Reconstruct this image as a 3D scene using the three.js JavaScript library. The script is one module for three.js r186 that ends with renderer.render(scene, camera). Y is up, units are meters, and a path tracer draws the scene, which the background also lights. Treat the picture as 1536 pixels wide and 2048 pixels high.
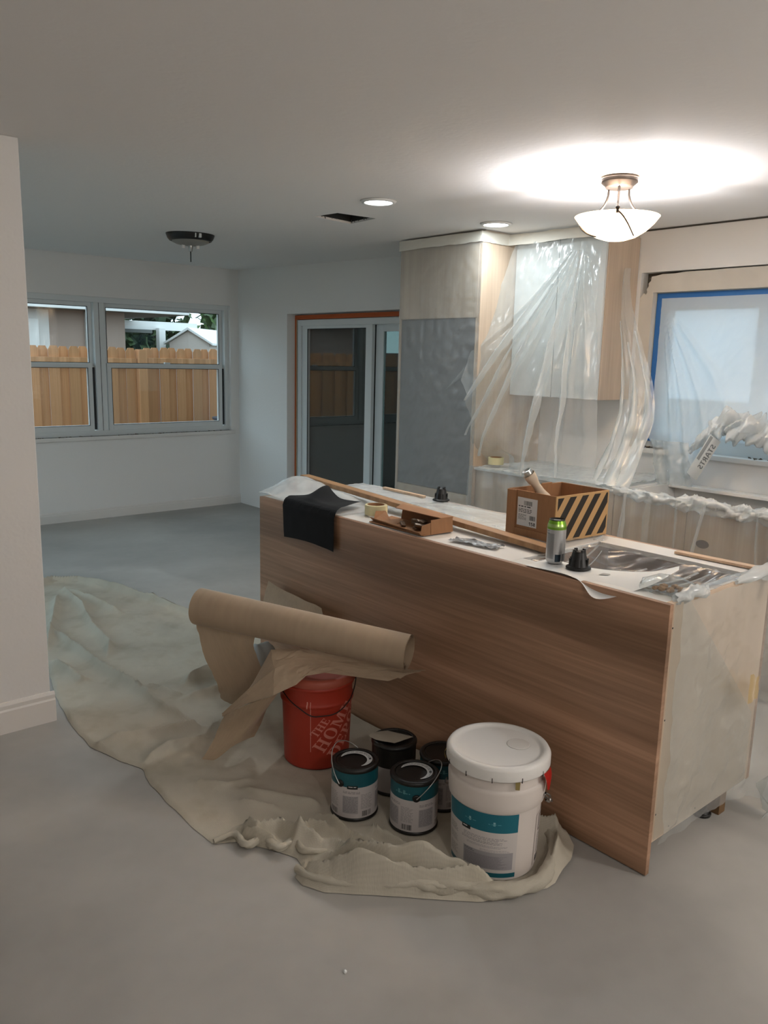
import * as THREE from 'three';
import { RoundedBoxGeometry } from 'three/addons/geometries/RoundedBoxGeometry.js';
import { mergeGeometries, mergeVertices, toCreasedNormals } from 'three/addons/utils/BufferGeometryUtils.js';
import { RectAreaLightUniformsLib } from 'three/addons/lights/RectAreaLightUniformsLib.js';

// ------------------------------------------------------------------ camera, sky, exposure
const scene = new THREE.Scene();
const renderer = new THREE.WebGLRenderer({ antialias: true });
renderer.toneMapping = THREE.LinearToneMapping;
renderer.toneMappingExposure = 1.7;
renderer.shadowMap.enabled = true;
RectAreaLightUniformsLib.init();
scene.background = new THREE.Color(0.80, 1.06, 1.20);
const camera = new THREE.PerspectiveCamera(65.09, 0.75, 0.05, 120);
{
  const yaw = 0.7164, pitch = 0.18933, roll = 0.02406;
  const fw = new THREE.Vector3(Math.sin(yaw) * Math.cos(pitch), -Math.sin(pitch), -Math.cos(yaw) * Math.cos(pitch));
  const r = new THREE.Vector3(Math.cos(yaw), 0, Math.sin(yaw)), u = r.clone().cross(fw);
  const r2 = r.clone().multiplyScalar(Math.cos(roll)).addScaledVector(u, Math.sin(roll));
  const u2 = u.clone().multiplyScalar(Math.cos(roll)).addScaledVector(r, -Math.sin(roll));
  camera.position.set(0, 1.6, 0);
  camera.quaternion.setFromRotationMatrix(new THREE.Matrix4().makeBasis(r2, u2, fw.clone().negate()));
}
// strengths of the lamps (their fittings are built further down)
const LAMP = { bowl: 1.75, can: 86, hall: 2.2, dining: 2.4 };
const COL = { bowl: [0.94, 0.95, 1.0], can: [0.90, 0.97, 1.0], hall: [1.0, 0.935, 0.88] };

// ------------------------------------------------------------------ helpers
function rng(seed) { let s = seed >>> 0; return () => { s = (s + 0x6D2B79F5) | 0; let t = Math.imul(s ^ (s >>> 15), 1 | s); t = (t + Math.imul(t ^ (t >>> 7), 61 | t)) ^ t; return ((t ^ (t >>> 14)) >>> 0) / 4294967296; }; }
const V = (x, y, z) => new THREE.Vector3(x, y, z);
const lerp = (a, b, t) => a + (b - a) * t, clamp = (x, a = 0, b = 1) => Math.min(b, Math.max(a, x));
const smooth = (a, b, x) => { const t = clamp((x - a) / (b - a)); return t * t * (3 - 2 * t); };
const hash = (i, j, k) => { let h = Math.imul(i | 0, 374761393) + Math.imul(j | 0, 668265263) + Math.imul(k | 0, 2147483647 ^ 1274126177); h = Math.imul(h ^ (h >>> 13), 1274126177); return ((h ^ (h >>> 16)) >>> 0) / 4294967296; };
function noise(x, y, s = 0, px = 0, py = 0) {
  const xi = Math.floor(x), yi = Math.floor(y), fx = x - xi, fy = y - yi, m = (a, p) => p ? ((a % p) + p) % p : a;
  const ux = fx * fx * (3 - 2 * fx), uy = fy * fy * (3 - 2 * fy);
  return lerp(lerp(hash(m(xi, px), m(yi, py), s), hash(m(xi + 1, px), m(yi, py), s), ux), lerp(hash(m(xi, px), m(yi + 1, py), s), hash(m(xi + 1, px), m(yi + 1, py), s), ux), uy) * 2 - 1;
}
function fbm(x, y, s = 0, oct = 4, px = 0, py = 0) { let a = 0, w = 0.5, k = 1; for (let i = 0; i < oct; i++) { a += w * noise(x * k, y * k, s + i * 17, px * k, py * k); w *= 0.5; k *= 2; } return a; }
const S = (h) => { const c = new THREE.Color(h); return c; };
function tex(w, h, fn, srgb = true) {
  const d = new Uint8Array(w * h * 4);
  for (let y = 0; y < h; y++) for (let x = 0; x < w; x++) { const c = fn(x / w, y / h), i = (y * w + x) * 4; d[i] = clamp(c[0]) * 255; d[i + 1] = clamp(c[1]) * 255; d[i + 2] = clamp(c[2]) * 255; d[i + 3] = 255; }
  const t = new THREE.DataTexture(d, w, h); t.wrapS = t.wrapT = THREE.RepeatWrapping; t.magFilter = THREE.LinearFilter; t.minFilter = THREE.LinearFilter;
  if (srgb) t.colorSpace = THREE.SRGBColorSpace; t.needsUpdate = true; return t;
}
function canvasTex(w, h, draw) {
  const c = document.createElement('canvas'); c.width = w; c.height = h; const g = c.getContext('2d'); draw(g, w, h);
  const t = new THREE.CanvasTexture(c); t.colorSpace = THREE.SRGBColorSpace; return t;
}
const rep = (t, u, v) => { const c = t.clone(); c.repeat.set(u, v); c.needsUpdate = true; return c; };
const std = (o) => new THREE.MeshStandardMaterial(o);
const phys = (o) => new THREE.MeshPhysicalMaterial(o);
const taken = new Map();
function numbered(name) { const n = taken.get(name) ?? 0; taken.set(name, n + 1); return n ? `${name}_${String(n).padStart(3, '0')}` : name; }
function mesh(name, geo, mat, parent = null) {
  const m = new THREE.Mesh(geo, mat); m.castShadow = m.receiveShadow = true;
  m.name = parent ? name : numbered(name); (parent ?? scene).add(m); return m;
}
function struct(name, geo, mat) { const m = mesh(name, geo, mat); m.userData.kind = 'structure'; return m; }
function group(name, pos = [0, 0, 0], ry = 0) { const g = new THREE.Group(); g.name = numbered(name); g.position.set(...pos); g.rotation.y = ry; scene.add(g); return g; }
function tag(o, label, category, grp) { o.userData.label = label; o.userData.category = category; if (grp) o.userData.group = grp; return o; }
function sgroup(name) { const g = group(name); g.userData.kind = 'structure'; return g; }
// a box between two corners, its edges rounded a little
function bx(x0, x1, y0, y1, z0, z1, r = 0.0015) {
  const w = x1 - x0, h = y1 - y0, d = z1 - z0, g = r > 0 ? new RoundedBoxGeometry(w, h, d, 2, Math.min(r, w / 2.1, h / 2.1, d / 2.1)) : new THREE.BoxGeometry(w, h, d);
  g.translate((x0 + x1) / 2, (y0 + y1) / 2, (z0 + z1) / 2); return uvm(g);
}
// uv in metres, taken from the side that a face looks to; turn = true lays the grain level on upright faces
function uvm(g, turn = false) {
  const n = g.index ? g.toNonIndexed() : g, p = n.attributes.position, nn = n.attributes.normal, uv = new Float32Array(p.count * 2);
  for (let i = 0; i < p.count; i += 3) {
    let ax = 0, ay = 0, az = 0;
    for (let k = 0; k < 3; k++) { ax += nn.getX(i + k); ay += nn.getY(i + k); az += nn.getZ(i + k); }
    ax = Math.abs(ax); ay = Math.abs(ay); az = Math.abs(az);
    for (let k = 0; k < 3; k++) {
      const x = p.getX(i + k), y = p.getY(i + k), z = p.getZ(i + k);
      let a, b; if (ay >= ax && ay >= az) { a = x; b = z; } else if (ax >= az) { a = z; b = y; } else { a = x; b = y; }
      if (turn && !(ay >= ax && ay >= az)) [a, b] = [b, a];
      uv[(i + k) * 2] = a; uv[(i + k) * 2 + 1] = b;
    }
  }
  n.setAttribute('uv', new THREE.BufferAttribute(uv, 2)); return n;
}
const merge = (a) => mergeGeometries(a.map((g) => { const n = g.index ? g.toNonIndexed() : g; for (const k of Object.keys(n.attributes)) if (!['position', 'normal', 'uv'].includes(k)) n.deleteAttribute(k); n.morphAttributes = {}; return n; }));
const lathe = (pts, seg = 40) => new THREE.LatheGeometry(pts.map(([r, y]) => new THREE.Vector2(r, y)), seg);
const tube = (pts, r, seg = 32, rad = 8, closed = false) => new THREE.TubeGeometry(new THREE.CatmullRomCurve3(pts.map((p) => V(...p)), closed), seg, r, rad, closed);
// a sheet from a function of (u, v)
function sheet(fn, nu, nv, closeU = false) {
  const pos = [], uv = [], idx = [];
  for (let j = 0; j <= nv; j++) for (let i = 0; i <= nu; i++) { const p = fn(i / nu, j / nv); pos.push(p[0], p[1], p[2]); uv.push(p[3] ?? i / nu, p[4] ?? j / nv); }
  for (let j = 0; j < nv; j++) for (let i = 0; i < nu; i++) { const a = j * (nu + 1) + i, b = a + 1, c = a + nu + 1, d = c + 1; idx.push(a, c, b, b, c, d); }
  const g = new THREE.BufferGeometry(); g.setAttribute('position', new THREE.Float32BufferAttribute(pos, 3)); g.setAttribute('uv', new THREE.Float32BufferAttribute(uv, 2)); g.setIndex(idx); g.computeVertexNormals(); return g;
}
// a smooth sheet through rows of points
function patch(rows, nu, nv, bump = 0, seed = 1) {
  const curves = rows.map((r) => new THREE.CatmullRomCurve3(r.map((p) => V(...p)), false, 'centripetal'));
  return sheet((u, v) => {
    const col = new THREE.CatmullRomCurve3(curves.map((c) => c.getPoint(u)), false, 'centripetal'), p = col.getPoint(v);
    const b = bump * fbm(u * nu / 6, v * nv / 4, seed, 3);
    return [p.x + b * 0.6, p.y + b, p.z + b * 0.6];
  }, nu, nv);
}
function line1(pts, t) { // piecewise linear: pts of [t, value]
  if (t <= pts[0][0]) return pts[0][1];
  for (let i = 1; i < pts.length; i++) if (t <= pts[i][0]) return lerp(pts[i - 1][1], pts[i][1], (t - pts[i - 1][0]) / (pts[i][0] - pts[i - 1][0]));
  return pts[pts.length - 1][1];
}
const shapeOf = (pts, holes = []) => { const s = new THREE.Shape(pts.map(([a, b]) => new THREE.Vector2(a, b))); for (const h of holes) s.holes.push(new THREE.Path(h.map(([a, b]) => new THREE.Vector2(a, b)))); return s; };
const rect = (a0, a1, b0, b1) => [[a0, b0], [a1, b0], [a1, b1], [a0, b1]];
const extr = (s, depth, bevel = 0) => new THREE.ExtrudeGeometry(s, { depth, bevelEnabled: bevel > 0, bevelSize: bevel, bevelThickness: bevel, bevelSegments: 2, curveSegments: 24 });
// upright plate facing +-x: outline in (z, y), between x0 and x1
function plateX(s, x0, x1) { const g = extr(s, x1 - x0); g.applyMatrix4(new THREE.Matrix4().set(0, 0, 1, x0, 0, 1, 0, 0, 1, 0, 0, 0, 0, 0, 0, 1)); const i = g.attributes.position; for (let k = 0; k < i.count; k += 3) for (const at of [g.attributes.position, g.attributes.normal]) { const a = [at.getX(k), at.getY(k), at.getZ(k)]; at.setXYZ(k, at.getX(k + 1), at.getY(k + 1), at.getZ(k + 1)); at.setXYZ(k + 1, ...a); } g.computeVertexNormals(); return uvm(g); }
const plateZ = (s, z0, z1) => uvm(extr(s, z1 - z0).translate(0, 0, z0));
function plateY(s, y0, y1) { const g = extr(s, y1 - y0); g.applyMatrix4(new THREE.Matrix4().set(1, 0, 0, 0, 0, 0, 1, y0, 0, 1, 0, 0, 0, 0, 0, 1)); const at0 = g.attributes.position; for (let k = 0; k < at0.count; k += 3) { const at = at0, a = [at.getX(k), at.getY(k), at.getZ(k)]; at.setXYZ(k, at.getX(k + 1), at.getY(k + 1), at.getZ(k + 1)); at.setXYZ(k + 1, ...a); } g.computeVertexNormals(); return uvm(g); }
// a row of unreadable small print
function print(g, x, y, w, h, rows, seed, ink = '#777') {
  const r = rng(seed); g.fillStyle = ink; const rh = h / rows;
  for (let i = 0; i < rows; i++) for (let a = x; a < x + w * (0.7 + 0.3 * r());) { const l = rh * (0.8 + r() * 2.2); g.fillRect(a, y + i * rh, Math.min(l, x + w - a), rh * 0.5); a += l + rh * 0.5; }
}
function bars(g, x, y, w, h, seed) { const r = rng(seed); g.fillStyle = '#222'; for (let a = x; a < x + w;) { const l = 1 + Math.floor(r() * 4); g.fillRect(a, y, l, h); a += l + 1 + Math.floor(r() * 4); } }

// ------------------------------------------------------------------ materials
const roller = tex(256, 256, (u, v) => { const a = 0.5 + 0.5 * fbm(u * 40, v * 40, 5, 3, 40, 40); return [a, a, a]; }, false);
const M = {};
M.wall = std({ color: S('#e8e6e3'), roughness: 0.75, bumpMap: rep(roller, 2, 2), bumpScale: 0.0006 });
M.ceil = std({ color: S('#eae8e6'), roughness: 0.9, bumpMap: rep(roller, 1.5, 1.5), bumpScale: 0.0008 });
M.trim = std({ color: S('#e2ded9'), roughness: 0.45 });
M.plaster = std({ color: S('#ebe7e0'), roughness: 0.85, map: rep(tex(256, 256, (u, v) => { const a = 0.88 + 0.06 * fbm(u * 6, v * 6, 8, 5, 6, 6); return [a, a * 0.985, a * 0.96]; }), 0.8, 0.8) });
const floorTex = tex(1024, 1024, (u, v) => {
  const c = fbm(u * 4, v * 4, 21, 5, 4, 4), d = fbm(u * 9, v * 14, 33, 4, 9, 14), e = fbm(u * 90, v * 90, 40, 2, 90, 90);
  const s = smooth(0.18, 0.42, fbm(u * 5, v * 3, 61, 4, 5, 3)) * 0.05, a = 0.655 + 0.09 * c + 0.04 * d + 0.012 * e + s;
  return [a, a * 0.985, a * 0.955];
});
M.floor = std({ map: rep(floorTex, 0.25, 0.25), roughness: 0.62, bumpMap: rep(roller, 0.8, 0.8), bumpScale: 0.0004 });
function woodTex(seed, light, dark, w = 512, h = 1024) { // grain runs along v; covers 0.8 m by 1.6 m
  const A = S(light).convertLinearToSRGB(), B = S(dark).convertLinearToSRGB();
  return tex(w, h, (u, v) => {
    const wob = 0.03 * fbm(u * 3, v * 3, seed + 9, 3, 3, 3), band = fbm((u + wob) * 10, v * 1, seed, 4, 10, 1), fine = fbm(u * 120, v * 6, seed + 3, 3, 120, 6);
    const t = clamp(0.5 + 0.75 * band + 0.28 * fine);
    return [lerp(A.r, B.r, t), lerp(A.g, B.g, t), lerp(A.b, B.b, t)];
  });
}
const vWood = woodTex(101, '#c2987b', '#7f5f46'), vWoodPale = woodTex(140, '#cab6a0', '#ad9884');
M.veneer = phys({ map: rep(vWood, 1.25, 0.625), roughness: 0.42, clearcoat: 0.25, clearcoatRoughness: 0.35 });
M.veneerTall = phys({ map: rep(vWoodPale, 1.25, 0.625), roughness: 0.45, clearcoat: 0.15, clearcoatRoughness: 0.35 });
M.panel = std({ color: S('#ead3bd'), roughness: 0.6, map: rep(tex(128, 256, (u, v) => { const a = 0.93 + 0.05 * fbm(u * 20, v * 4, 3, 4, 20, 4); return [a, a * 0.985, a * 0.965]; }), 0.8, 0.6) });
M.white = std({ color: S('#e6e5e2'), roughness: 0.4 });
M.vinyl = std({ color: S('#d8dcdc'), roughness: 0.35 });
M.glass = phys({ color: 0xffffff, transmission: 1, thickness: 0, roughness: 0, ior: 1.5 });
M.dark = std({ color: S('#15140f'), roughness: 0.6 });
M.blackPlastic = std({ color: S('#161514'), roughness: 0.38 });
M.gasket = std({ color: S('#20252a'), roughness: 0.6 });
const film = (t, r = 0.2, c = '#eff2f2') => phys({ color: S(c), transmission: t, thickness: 0, roughness: r, ior: 1.45, side: THREE.DoubleSide });
M.doorGrey = std({ color: S('#c3c6c5'), roughness: 0.5 });
M.film = film(0.84, 0.22); M.filmThin = film(0.88); M.filmFace = film(0.83, 0.2); M.filmClear = film(0.93, 0.16); M.filmFold = film(0.72, 0.24); M.filmThick = film(0.45, 0.22); M.filmHazy = film(0.42, 0.85, '#d9e5ee');
M.nickel = std({ color: S('#4a423c'), roughness: 0.36, metalness: 0.8 });
M.steel = std({ color: S('#b9bab8'), roughness: 0.3, metalness: 1 });
M.kraft = phys({ side: THREE.DoubleSide, roughness: 0.72, transmission: 0.22, thickness: 0, map: rep(tex(256, 256, (u, v) => { const a = 1 + 0.03 * fbm(u * 60, v * 12, 77, 3, 60, 12) + 0.04 * fbm(u * 5, v * 5, 79, 3, 5, 5); return [0.75 * a, 0.665 * a, 0.565 * a]; }), 1, 1) });
M.card = std({ roughness: 0.8, map: rep(tex(256, 256, (u, v) => { const a = 1 + 0.05 * fbm(u * 50, v * 6, 87, 3, 50, 6); return [0.63 * a, 0.46 * a, 0.32 * a]; }), 3, 3) });
M.cardDark = std({ color: S('#7d5434'), roughness: 0.8 });
M.canvas = phys({ side: THREE.DoubleSide, roughness: 0.95, map: rep(tex(512, 512, (u, v) => {
  const wv = 0.025 * Math.sin(u * 512 * Math.PI / 2) * Math.sin(v * 512 * Math.PI / 2), a = 0.74 + 0.05 * fbm(u * 4, v * 4, 51, 4, 4, 4) + wv, st = smooth(0.0, 0.6, fbm(u * 7, v * 7, 57, 4, 7, 7)) * 0.03;
  return [a - st, a * 0.965 - st * 1.1, a * 0.885 - st * 1.3];
}), 1.6, 1.6), bumpMap: rep(roller, 8, 8), bumpScale: 0.0006 });
M.cream = std({ color: S('#d9cfa4'), roughness: 0.7 });
M.paper = std({ color: S('#e9ebea'), roughness: 0.75, side: THREE.DoubleSide });
M.blueTape = std({ color: S('#2f6fb4'), roughness: 0.6 });
M.orangeTape = std({ color: S('#b5541f'), roughness: 0.6 });

// ------------------------------------------------------------------ the room shell
const XW = 4.52, ZA = -7.61, CH = 2.40;
struct('floor', bx(-2.7, 4.72, -0.12, 0, ZA - 0.2, 3.2, 0), M.floor);
{ // ceiling: level over the kitchen, rising a little over the back room; a hole for a vent
  const vent = [[2.884, -3.995], [2.905, -3.799], [3.167, -3.771], [3.193, -4.038]];
  const a = plateY(shapeOf([[-2.7, -3.57], [-0.42, -3.57], [-0.42, -4.3], [4.72, -4.3], [4.72, 3.2], [-2.7, 3.2]], [vent]), CH, CH + 0.14);
  const b = bx(-0.42, 4.72, CH, CH + 0.14, ZA - 0.2, -4.3, 0), p = b.attributes.position;
  for (let i = 0; i < p.count; i++) p.setY(i, p.getY(i) + (-4.3 - p.getZ(i)) * 0.0205);
  struct('ceiling', merge([a, b]), M.ceil);
  const duct = sgroup('vent_opening'); // the bare hole with its sheet-metal boot above
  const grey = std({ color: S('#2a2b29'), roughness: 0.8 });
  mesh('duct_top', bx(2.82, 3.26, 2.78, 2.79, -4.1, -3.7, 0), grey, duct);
  const cx = 3.037, cz = -3.90, big = vent.map(([x, z]) => [cx + (x - cx) * 1.12, cz + (z - cz) * 1.12]), small = vent.map(([x, z]) => [cx + (x - cx) * 0.985, cz + (z - cz) * 0.985]);
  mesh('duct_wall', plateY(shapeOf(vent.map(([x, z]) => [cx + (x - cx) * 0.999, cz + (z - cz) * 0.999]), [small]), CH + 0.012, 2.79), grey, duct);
  const r = rng(5), rag = []; // torn edge of the plasterboard
  for (let k = 0; k < 4; k++) { const A = vent[k], B = vent[(k + 1) % 4]; for (let i = 0; i < 7; i++) { const t = (i + r()) / 7, s = 0.004 + 0.008 * r(); const g = new THREE.TetrahedronGeometry(s); g.rotateX(r() * 6); g.rotateY(r() * 6); g.translate(lerp(A[0], B[0], t), CH + 0.006 + r() * 0.02, lerp(A[1], B[1], t)); rag.push(g); } }
  mesh('torn_edge', merge(rag), std({ color: S('#6f6e6a'), roughness: 1 }), duct);
}
struct('wall_far', plateZ(shapeOf(rect(-0.42, 4.72, 0, 2.6), [rect(1.69, 4.42, 0.80, 2.10)]), ZA - 0.2, ZA), M.wall);
struct('wall_right', plateX(shapeOf([[ZA, 0], [-6.697, 0], [-6.697, 2.0], [-4.7, 2.0], [-4.7, 0], [3.0, 0], [3.0, 2.6], [ZA, 2.6]], [[[-2.84, 1.085], [-1.4, 1.085], [-1.4, 2.15], [-2.84, 2.15]]]), XW, XW + 0.2), M.wall);
struct('wall_left', bx(-2.7, -2.5, 0, 2.6, -3.57, 3.0, 0), M.wall);
struct('wall_back_left', plateX(shapeOf(rect(ZA, -3.57, 0, 2.6), [rect(-7.3, -4.1, 0.05, 2.15)]), -0.42, -0.22), M.wall);
struct('wall_behind', bx(-2.7, 4.72, 0, 2.6, 3.0, 3.2, 0), M.wall);
struct('wall_middle', bx(-2.5, 1.076, 0, CH, -3.57, -3.43, 0.004), M.wall);
function skirting(name, len, h, place) { // profile in (depth, height), run along +x
  const g = extr(shapeOf([[0, 0], [0.016, 0], [0.016, h * 0.72], [0.012, h * 0.78], [0.012, h * 0.9], [0.005, h], [0, h]]), len);
  g.applyMatrix4(new THREE.Matrix4().set(0, 0, 1, 0, 0, 1, 0, 0, -1, 0, 0, 0, 0, 0, 0, 1)); g.scale(1, 1, -1); place(g);
  const n = uvm(g), p = n.attributes.position; for (let k = 0; k < p.count; k += 3) { const a = [p.getX(k), p.getY(k), p.getZ(k)]; p.setXYZ(k, p.getX(k + 1), p.getY(k + 1), p.getZ(k + 1)); p.setXYZ(k + 1, ...a); } n.computeVertexNormals();
  struct(name, n, M.trim);
}
skirting('baseboard_middle', 3.592, 0.135, (g) => g.translate(-2.5, 0, -3.43));
skirting('baseboard_far', 4.74, 0.10, (g) => g.translate(-0.22, 0, ZA));

// ------------------------------------------------------------------ window_1 in the far wall: two double-hung units
function ring(x0, x1, y0, y1, t, z0, z1, tb = t) { return merge([bx(x0, x0 + t, y0, y1, z0, z1), bx(x1 - t, x1, y0, y1, z0, z1), bx(x0 + t, x1 - t, y1 - t, y1, z0, z1), bx(x0 + t, x1 - t, y0, y0 + tb, z0, z1)]); }
{
  const w = sgroup('window_1');
  mesh('window_frame', ring(1.69, 4.42, 0.80, 2.10, 0.05, -7.75, -7.645), M.vinyl, w);
  mesh('mullion', bx(2.985, 3.085, 0.85, 2.05, -7.75, -7.64), M.vinyl, w);
  mesh('mullion_seam', bx(3.031, 3.035, 0.85, 2.05, -7.64, -7.638, 0), M.gasket, w);
  for (const [x0, x1] of [[1.74, 2.985], [3.085, 4.37]]) {
    const up = mesh('upper_sash', ring(x0 + 0.0, x1, 1.455, 2.05, 0.04, -7.735, -7.70), M.vinyl, w); mesh('pane', bx(x0 + 0.03, x1 - 0.03, 1.48, 2.02, -7.722, -7.716, 0), M.glass, up);
    mesh('pane_gasket', ring(x0 + 0.036, x1 - 0.036, 1.49, 2.014, 0.006, -7.702, -7.697), M.gasket, up);
    const lo = mesh('lower_sash', ring(x0 + 0.012, x1 - 0.03, 0.85, 1.49, 0.045, -7.69, -7.652, 0.055), M.vinyl, w); mesh('pane', bx(x0 + 0.05, x1 - 0.07, 0.89, 1.46, -7.674, -7.668, 0), M.glass, lo);
    mesh('pane_gasket', ring(x0 + 0.054, x1 - 0.072, 0.90, 1.447, 0.005, -7.654, -7.649), M.gasket, lo);
    mesh('jamb_track', bx(x1 - 0.026, x1 - 0.006, 0.86, 1.45, -7.69, -7.66), M.gasket, w);
    mesh('sash_lock', bx((x0 + x1) / 2 - 0.03, (x0 + x1) / 2 + 0.03, 1.49, 1.505, -7.69, -7.66, 0.004), M.vinyl, w);
  }
  mesh('window_sill', bx(1.66, 4.46, 0.765, 0.80, -7.66, -7.585, 0.004), M.trim, w);
  const grit = [], r = rng(8); // dirt left along the sill
  for (let i = 0; i < 46; i++) { const g = new THREE.TetrahedronGeometry(0.004 + r() * 0.008); g.scale(1 + r() * 2.5, 0.5, 1); g.rotateY(r() * 6); g.translate(1.9 + r() * 2.5, 0.803, -7.60 - r() * 0.03); grit.push(g); }
  const gm = mesh('sill_dirt', merge(grit), std({ color: S('#6f5f4d'), roughness: 1 }), w); gm.userData.kind = 'stuff';
}
{ // glazed opening in the left wall of the back room: out of view, its daylight lies on the far floor and walls
  const w = sgroup('window_3');
  for (const [a, b] of [[-7.3, -5.7], [-5.7, -4.1]]) { const s = mesh('sash', merge([bx(-0.36, -0.30, 0.05, 2.15, a, a + 0.06), bx(-0.36, -0.30, 0.05, 2.15, b - 0.06, b), bx(-0.36, -0.30, 2.09, 2.15, a + 0.06, b - 0.06), bx(-0.36, -0.30, 0.05, 0.13, a + 0.06, b - 0.06)]), M.vinyl, w); mesh('pane', bx(-0.333, -0.327, 0.12, 2.1, a + 0.05, b - 0.05, 0), M.glass, s); }
}
// ------------------------------------------------------------------ door_1: sliding glass door
{
  const d = sgroup('door_1'), x = 4.62;
  mesh('door_frame', merge([bx(x, x + 0.1, 0.02, 1.945, -6.66, -6.60), bx(x, x + 0.1, 1.89, 1.945, -6.60, -4.7), bx(x, x + 0.1, 0, 0.03, -6.66, -4.7), bx(x + 0.06, x + 0.1, 1.94, 2.0, -6.70, -4.7), bx(x + 0.06, x + 0.1, 0, 2.0, -6.70, -6.66)]), M.vinyl, d);
  const dark = phys({ color: S('#9aa5a2'), transmission: 0.97, thickness: 0, roughness: 0, ior: 1.5 }), screen = phys({ color: S('#343b39'), transmission: 0.35, thickness: 0, roughness: 0.05, ior: 1.2, specularIntensity: 0.2 });
  const p1 = mesh('fixed_panel', merge([bx(x + 0.015, x + 0.045, 0.03, 1.89, -6.60, -6.51), bx(x + 0.015, x + 0.045, 1.86, 1.90, -6.51, -5.6), bx(x + 0.015, x + 0.045, 0.03, 0.13, -6.51, -5.6), bx(x + 0.01, x + 0.045, 0.03, 1.895, -5.62, -5.532)]), M.vinyl, d);
  mesh('pane', bx(x + 0.025, x + 0.031, 0.12, 1.87, -6.52, -5.6, 0), M.glass, p1);
  mesh('pane_gasket', ring2(x + 0.012, 0.125, 1.862, -6.513, -5.617), M.gasket, p1);
  const p2 = mesh('sliding_panel', merge([bx(x + 0.055, x + 0.085, 0.03, 1.89, -5.53, -5.43), bx(x + 0.055, x + 0.085, 1.83, 1.90, -5.43, -4.7), bx(x + 0.055, x + 0.085, 0.03, 0.13, -5.43, -4.7)]), M.vinyl, d);
  mesh('pane', bx(x + 0.067, x + 0.073, 0.12, 1.87, -5.44, -4.7, 0), dark, p2);
  mesh('insect_screen', bx(x + 0.088, x + 0.09, 0.03, 1.89, -6.60, -5.43, 0), screen, d);
  function ring2(xx, y0, y1, z0, z1) { return merge([bx(xx, xx + 0.006, y0, y1, z0, z0 + 0.006, 0), bx(xx, xx + 0.006, y0, y1, z1 - 0.006, z1, 0), bx(xx, xx + 0.006, y1 - 0.006, y1, z0, z1, 0), bx(xx, xx + 0.006, y0, y0 + 0.006, z0, z1, 0)]); }
  tag(mesh('orange_tape', bx(4.612, 4.62, 1.95, 1.99, -6.695, -4.72, 0.001), M.orangeTape), 'orange tape strip running level along the head of the sliding glass door', 'tape', 'orange tape round the sliding door');
  tag(mesh('orange_tape', bx(4.612, 4.62, 0.02, 1.95, -6.695, -6.672, 0.001), M.orangeTape), 'orange tape strip running upright beside the left jamb of the sliding glass door', 'tape', 'orange tape round the sliding door');
  mesh('trim_bead', bx(4.612, 4.62, 0.02, 1.95, -6.670, -6.662, 0.001), std({ color: S('#b9a98c'), roughness: 0.7 }), d);
}
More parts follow.
